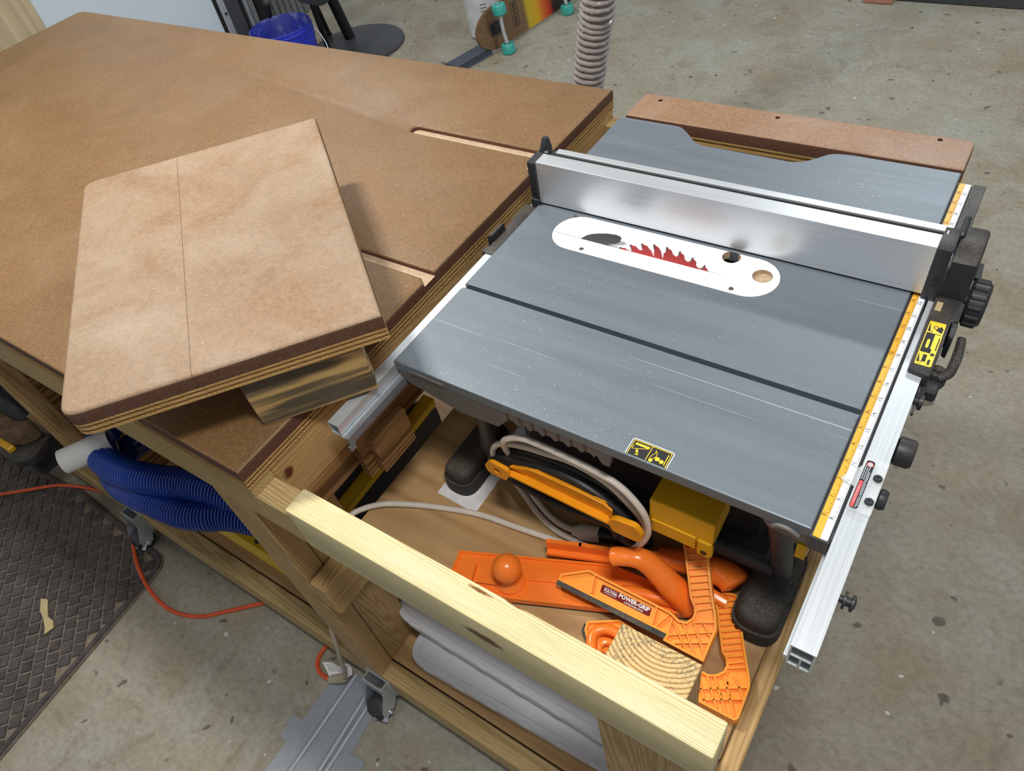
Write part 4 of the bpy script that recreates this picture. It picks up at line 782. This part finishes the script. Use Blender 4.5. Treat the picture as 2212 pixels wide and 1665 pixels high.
# yellow planer on the lower shelf
t = thing('planer', 'big yellow and black thickness planer standing on the lower shelf of the workbench', 'planer', (-.5, .1, -.789))
bm = BM(); prism(bm, [(-.178, -.772), (-.178, -.760), (-.165, -.748), (-.02, -.735), (.30, -.735), (.30, -.7885), (-.165, -.7885)], 'x', -.82, -.27); mk(bm, 'infeed_table', 'yellow', t)
for (x, y) in ((-.728, -.150), (-.580, -.150), (-.40, -.150)):
    bm = BM(); lathe(bm, [(.0, .0008), (.008, .0006), (.009, 0)], (x, y, -.7470), 'z', 14); mk(bm, 'table_hole', 'ink', t)
bm = BM(); prism(bm, rounded([(-.178, -.7885), (-.178, -.56), (-.150, -.46), (.19, -.43), (.25, -.50), (.25, -.7885)], .03, 5), 'x', -.275, -.262); mk(bm, 'side_plate', 'black', t)  # black colour stands in for the shadowed gap below the yellow flange
bm = BM(); obox(bm, (-.250, -.178, -.47), (-.250, .23, -.45), .028, .004); obox(bm, (-.2375, -.178, -.480), (-.2375, .23, -.460), .003, .020); mk(bm, 'side_flange', 'yellow', t)
bm = BM(); lathe(bm, [(.0, .0008), (.006, .0006), (.007, 0)], (-.250, -.086, -.4625), 'z', 14); mk(bm, 'flange_hole', 'ink', t)
bm = BM(); box(bm, -.74, -.30, -.03, .22, -.73, -.36, .02, 2); box(bm, -.62, -.42, -.10, -.03, -.70, -.33, .01); mk(bm, 'planer_head', 'black', t)
bm = BM(); prism(bm, [(-.16, -.30), (-.10, -.30), (-.02, -.40), (-.02, -.74), (-.10, -.74), (-.10, -.46), (-.16, -.38)], 'x', -.755, -.742); mk(bm, 'side_plate', 'yellow', t)
# blue dust hose and the white pipe it is pushed on to
def ribbed(bm, pts, r, pitch, amp, seg=16):
    P_ = resample(spline(pts, 14), pitch / 6); f = lambda i: r * (1 + amp * (1 if (i % 6) in (0, 1, 5) else (-.2 if i % 6 in (2, 4) else -1)) * .5)
    tube(bm, P_, f, seg)
t = thing('vacuum_hose', 'coiled glossy blue ribbed vacuum hose hanging inside the bench', 'hose', (-.70, -.22, -.55))
bm = BM(); ribbed(bm, [(-.90, -.05, -.45), (-.925, -.12, -.47), (-0.912, -0.185, -0.475), (-0.8705, -0.2220, -0.48), (-0.8218, -0.2320, -0.48), (-0.7618, -0.2300, -0.475), (-0.7115, -0.2220, -0.47), (-0.652, -0.2029, -0.47), (-0.5989, -0.1820, -0.47), (-0.5364, -0.1650, -0.47), (-.47, -.150, -.48), (-.36, -.12, -.50), (-.28, -.06, -.53)], .031, .0076, .22); mk(bm, 'hose_loop', 'bluehose', t)
bm = BM(); ribbed(bm, [(-.86, -.06, -.55), (-.90, -.16, -.545), (-.875, -.225, -.545), (-0.820, -0.2420, -0.545), (-0.7500, -0.2440, -0.530), (-0.6904, -0.2400, -0.520), (-0.6311, -0.2330, -0.520), (-0.5856, -0.2242, -0.520), (-0.5408, -0.2063, -0.520), (-0.5048, -0.1854, -0.520), (-0.455, -0.1650, -0.525), (-.36, -.13, -.54), (-.28, -.05, -.56)], .031, .0076, .22); mk(bm, 'hose_loop', 'bluehose', t)
bm = BM()
pd = Vector((.0300, .0520, .0)).normalized(); p0 = Vector((-.9130, -.2845, -.462))
def pipe(bm, p, q, r, t_):
    A = tube(bm, [p, q], r, 24, False); B = tube(bm, [p, q], r - t_, 24, False)
    for k in range(24): bm.faces.new((A[0][k], A[0][(k + 1) % 24], B[0][(k + 1) % 24], B[0][k])); bm.faces.new((A[1][k], A[1][(k + 1) % 24], B[1][(k + 1) % 24], B[1][k]))
pipe(bm, p0, p0 + pd * .11, .029, .003); solo(bm, 'pvc_pipe', 'pvc', 'short white plastic pipe end sticking out beside the blue hose', 'pipe')
# belt sander on the shelf left of the leg
t = thing('power_tool', 'dusty black and yellow handheld power tool on the lower shelf at the far left', 'power tool', (-1.42, -.24, -.789))
bm = BM(); prism(bm, rounded([(-1.56, -.332), (-1.30, -.330), (-1.262, -.292), (-1.285, -.240), (-1.56, -.235)], .02, 4), 'z', -.68, -.655, .006, 2); mk(bm, 'sole', 'black_dusty', t)
bm = BM(); prism(bm, rounded([(-1.60, -.300), (-1.36, -.300), (-1.310, -.262), (-1.315, -.225), (-1.60, -.215)], .02, 4), 'z', -.652, -.60, .012, 2); mk(bm, 'leather_cover', 'leather', t)
bm = BM(); box(bm, -1.56, -1.34, -.315, -.295, -.66, -.640, .004); mk(bm, 'yellow_trim', 'dkyellow', t)
bm = BM(); tube(bm, spline([(-1.62, -.26, -.58), (-1.55, -.245, -.545), (-1.46, -.232, -.54), (-1.39, -.225, -.57), (-1.36, -.22, -.61)], 6), .028, 14); tube(bm, spline([(-1.64, -.20, -.52), (-1.55, -.19, -.50), (-1.45, -.18, -.52)], 6), .03, 14); mk(bm, 'handle', 'black', t)
bm = BM(); box(bm, -1.60, -1.34, -.30, -.21, -.7885, -.684, .01); mk(bm, 'tool_body', 'black', t)
# ------------------------------------------------------------------ things on the floor
t = thing('floor_mat', 'dark anti-fatigue floor mat with a basket weave relief in front of the workbench', 'mat', (-1.35, -.8, -.93))
mo = rounded([(-2.0, -.320), (-1.35, -.258), (-.912, -.280), (-.8600, -.825), (-.800, -1.5), (-2.0, -1.5)], .05, 7, [2])
bm = BM(); prism(bm, mo, 'z', -.9298, -.9230, .004, 2); mk(bm, 'mat_base', 'mat_seam', t)
mi = inset2(mo, .024)
bm = BM(); n = len(mo); A0 = [bm.verts.new((p[0], p[1], -.9228)) for p in inset2(mo, .003)]; A1 = [bm.verts.new((p[0], p[1], -.9180)) for p in inset2(mo, .006)]; A2 = [bm.verts.new((p[0], p[1], -.9180)) for p in inset2(mo, .016)]; A3 = [bm.verts.new((p[0], p[1], -.9228)) for p in inset2(mo, .021)]
for P_, Q_ in ((A0, A1), (A1, A2), (A2, A3)):
    for k in range(n): bm.faces.new((P_[k], P_[(k + 1) % n], Q_[(k + 1) % n], Q_[k]))
mk(bm, 'mat_border', 'mat', t)
def inside(p, poly):
    c = False
    for i in range(len(poly)):
        a = poly[i]; b_ = poly[i - 1]
        if (a[1] > p[1]) != (b_[1] > p[1]) and p[0] < (b_[0] - a[0]) * (p[1] - a[1]) / (b_[1] - a[1]) + a[0]: c = not c
    return c
bm = BM(); u = Vector((math.cos(.84), math.sin(.84))); v_ = Vector((-u.y, u.x)); pu, pv = .033, .034
for i in range(-40, 60):
    for j in range(-60, 40):
        cx = Vector((-.95, -.45)) + u * (i * pu) + v_ * (j * pv + (i % 2) * pv * .5)
        if cx.y < -1.2 or cx.x < -1.95 or not inside(cx, mi): continue
        a, b_ = pu * .46 + random.uniform(-.0008, .0008), pv * .46 + random.uniform(-.0008, .0008); tl = random.uniform(-.0006, .0014)
        def V(su, sv, z): return bm.verts.new((cx.x + u.x * su + v_.x * sv, cx.y + u.y * su + v_.y * sv, z))
        lo = [V(-a, -b_, -.9230), V(a, -b_, -.9230), V(a, b_, -.9230), V(-a, b_, -.9230)]; hi = [V(-a * .86, -b_ * .84, -.9200 + tl), V(a * .86, -b_ * .84, -.9192), V(a * .86, b_ * .84, -.9200 - tl * .5), V(-a * .86, b_ * .84, -.9195)]
        bm.faces.new(hi)
        for k in range(4): bm.faces.new((lo[k], lo[(k + 1) % 4], hi[(k + 1) % 4], hi[k]))
mk(bm, 'weave_relief', 'mat', t, .3, kind='stuff')
bm = BM(); prism(bm, [(-1.140, -.536), (-1.118, -.528), (-1.100, -.540), (-1.072, -.556), (-1.048, -.556), (-1.030, -.566), (-1.036, -.590), (-1.052, -.578), (-1.080, -.566), (-1.108, -.558)], 'z', -.9186, -.9150); solo(bm, 'torn_scrap', 'scrap', 'torn beige scrap lying on the dark floor mat', 'scrap')
t = thing('orange_cord', 'orange extension cord curving over the mat and across the floor in front of the bench', 'cord', (-.9, -.3, -.93))
bm = BM(); tube(bm, spline([(-2.3, -1.1, -.912), (-1.85, -.66, -.912), (-1.664, -0.4839, -.911), (-1.6016, -0.4157, -.911), (-1.5307, -0.3585, -.912), (-1.4457, -0.2912, -.914), (-1.3597, -0.2523, -.918), (-1.2799, -0.2300, -.923), (-1.20, -.225, -.9245), (-1.1339, -0.2470, -.9225), (-1.0647, -0.2870, -.917), (-0.973, -0.3345, -.911), (-0.8785, -0.3660, -.916), (-0.7882, -0.3735, -.9248), (-0.7048, -0.3476, -.9248), (-0.6386, -0.2921, -.9248), (-0.581, -0.2392, -.9248), (-0.48, -0.15, -.9248), (-.38, -.15, -.9248), (-.34, -.19, -.9248), (-0.3530, -0.2405, -.9248), (-0.3470, -0.2728, -.9240), (-0.325, -0.2900, -.922), (-0.295, -0.2920, -.921), (-.272, -.285, -.918)], 7), .0052, 10); mk(bm, 'cord', 'orangecord', t)
t = thing('grey_lead', 'grey power lead with a white printed tag hanging at the foot of the bench leg', 'cord', (-.22, -.26, -.93))
bm = BM(); tube(bm, spline([(-.207, -.215, -.600), (-.2065, -0.238, -0.6496), (-0.2015, -0.252, -0.70), (-0.2085, -0.262, -0.76), (-0.222, -0.268, -0.83), (-.240, -.272, -.880), (-.255, -.275, -.905), (-.272, -.283, -.916)], 6), .0045, 10); mk(bm, 'cord', 'greycord', t)
bm = BM(); tube(bm, [(-.250, -.274, -.898), (-.262, -.279, -.908), (-.285, -.290, -.915)], .011, 12); mk(bm, 'plug', 'greycord', t)
tg = [(-0.3228, -0.2721), (-0.2998, -0.2602), (-0.2831, -0.2607), (-0.2754, -0.2574), (-0.2727, -0.247), (-0.2619, -0.2442), (-0.2492, -0.248), (-0.2402, -0.2581), (-0.246, -0.2723), (-0.2614, -0.2757), (-0.2842, -0.2887)]
bm = BM(); prism(bm, tg, 'z', -.9045, -.9038); tgo = mk(bm, 'tag', 'paper', t)
bm = BM()
for r_ in range(6):
    for c_ in range(9):
        p = Vector((-.310, -.272)) + Vector((.76, .36)).normalized() * (c_ * .0062) + Vector((.36, -.76)).normalized() * (r_ * .0032 - .003)
        if inside(p, inset2(tg, .003)): obox(bm, (p.x, p.y, -.9035), (p.x + .0042, p.y + .0018, -.9035), .0012, .0001)
mk(bm, 'tag_print', 'greymetal', tgo)
t = thing('taped_cable_run', 'grey duct tape strips holding cables flat on the concrete floor below the bench', 'tape', (-.22, -.38, -.93))
def strip(bm, p, q, w_, z): obox(bm, (p[0], p[1], z), (q[0], q[1], z), w_, .0012)
for i, (p, q, w_) in enumerate([((-.262, -.262), (-.262, -.60), .050), ((-.222, -.250), (-.205, -.60), .050), ((-.178, -.250), (-.150, -.60), .050), ((-.240, -.25), (-.19, -.60), .03)]):
    bm = BM(); strip(bm, p, q, w_, -.9293 + i * .0002); mk(bm, 'tape_strip', 'tape', t)
for i, (x, y, L, a) in enumerate([(-.285, -.415, .052, .1), (-.215, -.285, .09, .1), (-.205, -.40, .10, .12), (-.13, -.41, .06, .1), (-.20, -.47, .09, .1)]):
    bm = BM(); strip(bm, (x - L / 2, y - L * a / 2), (x + L / 2, y + L * a / 2), .05, -.9284 + i * .0003); mk(bm, 'tape_strip', 'tape', t)
for (p, q) in (((-.245, -.25), (-.232, -.60)), ((-.195, -.25), (-.168, -.60)), ((-.176, -.26), (-.158, -.60))):
    bm = BM(); tube(bm, [(p[0], p[1], -.9275), (q[0], q[1], -.9275)], .0052, 10, True, 1.3); mk(bm, 'cable_ridge', 'tape', t)
# blue bucket
t = thing('bucket', 'bright blue plastic bucket with a dusty inside behind the bench', 'bucket', (-2.468, 1.875, -.93))
c = (-2.468, 1.875, 0); rz = -.560
bm = BM(); lathe(bm, [(.0, -.929), (.127, -.929), (.130, -.925), (.1485, rz - .075), (.1525, rz - .073), (.1525, rz - .066), (.1488, rz - .064), (.1492, rz - .050), (.154, rz - .048), (.154, rz - .041), (.1497, rz - .039), (.1500, rz - .026), (.1545, rz - .024), (.1545, rz - .017), (.1505, rz - .015), (.1510, rz - .002), (.1490, rz)], c, 'z', 48, False); mk(bm, 'bucket_wall', 'bluebucket', t)
bm = BM(); lathe(bm, [(.1490, rz - .0005), (.1465, rz - .004), (.126, -.922), (0, -.921)], c, 'z', 48, False); mk(bm, 'inside_wall', 'bucket_in', t)
bm = BM(); tube(bm, spline([(-2.353, 1.978, -.600), (-2.325, 1.985, -.64), (-2.285, 1.965, -.70), (-2.262, 1.90, -.75), (-2.30, 1.80, -.77), (-2.38, 1.76, -.73), (-2.43, 1.72, -.66), (-2.46, 1.722, -.600)], 6), .0028, 8); mk(bm, 'wire_handle', 'zinc', t)
# pedestal stool base and a padded chair
t = thing('pedestal_base', 'black round pedestal base with an upright pole standing on the concrete floor', 'stand', (-2.60, 2.45, -.93))
bm = BM(); lathe(bm, [(.265, -.9295), (.272, -.924), (.270, -.915), (.22, -.905), (.12, -.900), (0, -.899)], (-2.60, 2.44, 0), 'z', 48); mk(bm, 'base_disc', 'charcoal', t)
bm = BM(); cyl(bm, (-2.68, 2.475, -.902), (-2.78, 2.36, .1), .030, 18); mk(bm, 'pole', 'dark', t)
t = thing('padded_chair', 'black chair with a padded seat and slim leg standing behind the blue bucket', 'chair', (-2.6, 2.2, -.93))
sp_ = rounded([(-2.30, 1.90), (-2.11, 1.88), (-2.25, 2.32), (-2.62, 2.28)], .05, 6)
bm = BM(); prism(bm, [(p[0] - .06, p[1] + .04) for p in sp_], 'z', -.47, -.41, .02, 3); mk(bm, 'seat', 'black', t)
LG = [((-2.56, 2.19, -.50), (-2.893, 2.513, -.915)), ((-2.60, 1.95, -.50), (-2.68, 1.93, -.915)), ((-2.64, 2.25, -.50), (-2.72, 2.33, -.915))]
for a, b_ in LG:
    bm = BM(); cyl(bm, a, b_, .016, 12, .014); lg = mk(bm, 'leg', 'dark', t)
    bm = BM(); cyl(bm, (b_[0], b_[1], -.9295), (b_[0], b_[1], -.905), .022, 14, .016); mk(bm, 'leg_cap', 'black', lg)
# white jug
t = thing('white_jug', 'white plastic tub with a small printed label standing behind the longboard', 'tub', (-1.925, 2.765, -.93))
bm = BM(); lathe(bm, [(0, -.9295), (.080, -.9295), (.088, -.920), (.096, -.70), (.098, -.66), (.104, -.655), (.104, -.630), (.098, -.627), (0, -.625)], (-1.925, 2.765, 0), 'z', 36); mk(bm, 'tub_wall', 'whiteplastic', t)
bm = BM()
for k in range(5):
    a0 = math.radians(-62) + k * .09; a1 = a0 + .09; r = .0945; bm.faces.new([bm.verts.new((-1.925 + r * math.cos(a), 2.765 + r * math.sin(a), z)) for a, z in ((a0, -.815), (a1, -.815), (a1, -.735), (a0, -.735))])
tl_ = mk(bm, 'tub_label', 'paper', t)
bm = BM()
for j in range(4):
    a0 = math.radians(-58) ; r = .0958
    for k in range(5):
        a = a0 + k * .07; p = Vector((-1.925 + r * math.cos(a), 2.765 + r * math.sin(a), -.745 - j * .016)); obox(bm, p, p + Vector((-math.sin(a), math.cos(a), 0)) * .0045, .001, .006)
mk(bm, 'label_print', 'greymetal', tl_)
# longboard standing on its edge
t = thing('longboard', 'wooden longboard with yellow to red stripes and teal wheels standing on its edge', 'skateboard', (-1.7386, 2.5659, -.93))
t.rotation_euler = (math.radians(-7), 0, math.radians(82.04))
ROOT[t.name] = Vector((0, 0, H))           # children are modelled in the board's own coordinates
dk = []
for k in range(24):
    a = PI / 2 + PI * k / 23; dk.append((0.075 + .165 * math.cos(a), .112 + .102 * math.sin(a)))
for k in range(24):
    a = -PI / 2 + PI * k / 23; dk.append((.60 + .165 * math.cos(a), .112 + .102 * math.sin(a)))
bm = BM(); prism(bm, dk, 'y', 0, .012, .0); mk(bm, 'deck', 'deck', t)
bm = BM(); text(bm, 'BOARD', .030, (.205, -.0005, .118), (0, 0, -1), (1, 0, 0), 'CENTER', .0006)
for (p, q) in (((.183, .062), (.183, .174)), ((.227, .062), (.227, .174)), ((.183, .062), (.227, .062)), ((.183, .174), (.227, .174))): obox(bm, (p[0], -.0004, p[1]), (q[0], -.0004, q[1]), .0035, .0005, (0, 1, 0))
mk(bm, 'deck_print', 'ink', t, raw=True)
for xs in (.045, .54):
    bm = BM(); box(bm, xs - .035, xs + .035, -.010, 0, .082, .142, .002); prism(bm, [(xs - .022, -.010), (xs + .022, -.010), (xs + .008, -.058), (xs - .012, -.058)], 'z', .095, .129); tr = mk(bm, 'truck', 'black', t)
    bm = BM(); tube(bm, [(xs - .004, -.066, .040), (xs - .004, -.060, .08), (xs - .004, -.058, .112), (xs - .004, -.060, .144), (xs - .004, -.066, .184)], .010, 12); cyl(bm, (xs - .004, -.066, -.01), (xs - .004, -.066, .235), .0045, 10); mk(bm, 'hanger', 'alu', tr)
    for zc in (.014, .205):
        bm = BM(); lathe(bm, [(.012, -.024), (.026, -.026), (.0345, -.020), (.0350, .018), (.0300, .026), (.018, .026), (.016, .016), (.008, .016)], (xs - .004, -.066, zc), 'z', 28); mk(bm, 'wheel', 'teal', t)
bm = BM(); obox(bm, (-1.845, 2.33, -.912), (-1.790, 2.565, -.912), .085, .034, bev=.004); solo(bm, 'dark_bar', 'slate', 'dark slate-grey bar lying on the floor at the nose of the longboard', 'bar')
# corrugated dust hose hanging behind the bench
t = thing('dust_hose', 'translucent grey ribbed dust collection hose rising behind the bench corner', 'hose', (-.68, 1.66, -.93))
HP = [(-.74, 1.60, -.93 + .06), (-.70, 1.655, -.74), (-.651, 1.66, -.502), (-.609, 1.66, -.31), (-.586, 1.653, -.221), (-.55, 1.65, .02), (-.50, 1.66, .40), (-.46, 1.70, .9)]
bm = BM(); P_ = resample(spline(HP, 16), .0055)
tube(bm, P_, .0510, 24); mk(bm, 'hose_wall', 'hoseclear', t)
bm = BM(); R_ = []; L_ = 0
sp2 = resample(P_, .0022); q0 = Vector((1, 0, 0))
pitch = .0225; pts = []
for i, p in enumerate(sp2):
    d = (sp2[min(i + 1, len(sp2) - 1)] - sp2[max(i - 1, 0)]).normalized(); e1 = (q0 - d * q0.dot(d)).normalized(); e2 = d.cross(e1); a = 2 * PI * (i * .0022) / pitch
    pts.append(p + (e1 * math.cos(a) + e2 * math.sin(a)) * .0520)
big = []
for a, b_ in zip(pts, pts[1:]): big += [a, a.lerp(b_, .5)]
tube(bm, big, .0076, 10); mk(bm, 'spiral_rib', 'hoserib', t)
# upright sheets and folded furniture at the far left
bm = BM(); box(bm, -2.752, -2.7365, -.60, .985, -.929, .9); o = solo(bm, 'plywood_sheet', 'birch', 'tall pale plywood sheet with small dark knots leaning upright at the left', 'plywood sheet')
for k in range(3):
    b = BM(); box(b, -.0078 + k * .0052, -.0078 + k * .0052 + .0040, .790, .7945, .0, 1.829)
    for v in b.verts: v.co.z -= H
    ROOT['pl'] = 0; e_ = mk(b, 'edge_ply', 'ply_a' if k != 1 else 'ply_b', None); e_.parent = o; e_.location = (0, 0, 0)
def upright(name, label, cat, mat, y0, y1, x0=-2.79, x1=-2.745, zt=.5):
    b = BM(); box(b, x0, x1, y0, y1, -.929, zt, .004); return solo(b, name, mat, label, cat)
upright('black_edge_trim', 'thin black upright strip at the right edge of the white wall panel', 'strip', 'dark', 1.770, 1.784)
t = thing('metal_upright', 'pale grey metal upright with one small hole beside the white wall panel', 'upright', (-2.76, 1.804, -.93))
bm = BM(); box(bm, -2.79, -2.742, 1.786, 1.822, -.929, .5, .003); mk(bm, 'post', 'alu', t)
bm = BM(); cyl(bm, (-2.7425, 1.806, -.50), (-2.7410, 1.806, -.50), .007, 14); mk(bm, 'bolt_hole', 'dark', t)
t = thing('folded_table', 'dark grey folded table standing on its edge left of the blue bucket', 'folding table', (-2.8, 1.87, -.93))
bm = BM(); box(bm, -3.1, -2.745, 1.826, 1.905, -.929, .5, .006); mk(bm, 'table_leaf', 'charcoal', t)
bm = BM(); cyl(bm, (-2.735, 1.928, -.929), (-2.735, 1.928, .5), .010, 12); mk(bm, 'folded_leg', 'zinc', t)
t = thing('folded_table', 'mid grey folded panel standing on its edge directly left of the blue bucket', 'folding table', (-2.8, 1.97, -.93))
bm = BM(); box(bm, -3.1, -2.76, 1.958, 1.998, -.929, .5, .006); mk(bm, 'table_leaf', 'greymetal', t)
bm = BM(); box(bm, -3.1, -2.75, 2.000, 2.045, -.929, .5, .006); mk(bm, 'frame_rail', 'dark', t)
t = thing('ribbed_panel', 'grey ribbed plastic panel standing behind the blue bucket', 'panel', (-3.3, 2.5, -.93))
bm = BM(); box(bm, -3.36, -3.33, 2.05, 2.80, -.929, .4); mk(bm, 'panel_sheet', 'greymetal', t)
for k in range(16):
    bm = BM(); box(bm, -3.3305, -3.318, 2.06 + k * .046, 2.092 + k * .046, -.929, .4, .004); mk(bm, 'rib', 'greymetal', t)
bm = BM(); box(bm, -.178, -.045, 3.49, 3.64, -.9295, -.90, .004); solo(bm, 'pink_board', 'salmon', 'pinkish board end lying on the floor at the top edge of the view', 'board')
bm = BM(); box(bm, -.040, 1.2, 3.54, 3.70, -.9295, -.86, .004); solo(bm, 'dark_timber', 'charcoal', 'dark timber lying on the floor right of the pinkish board', 'timber')
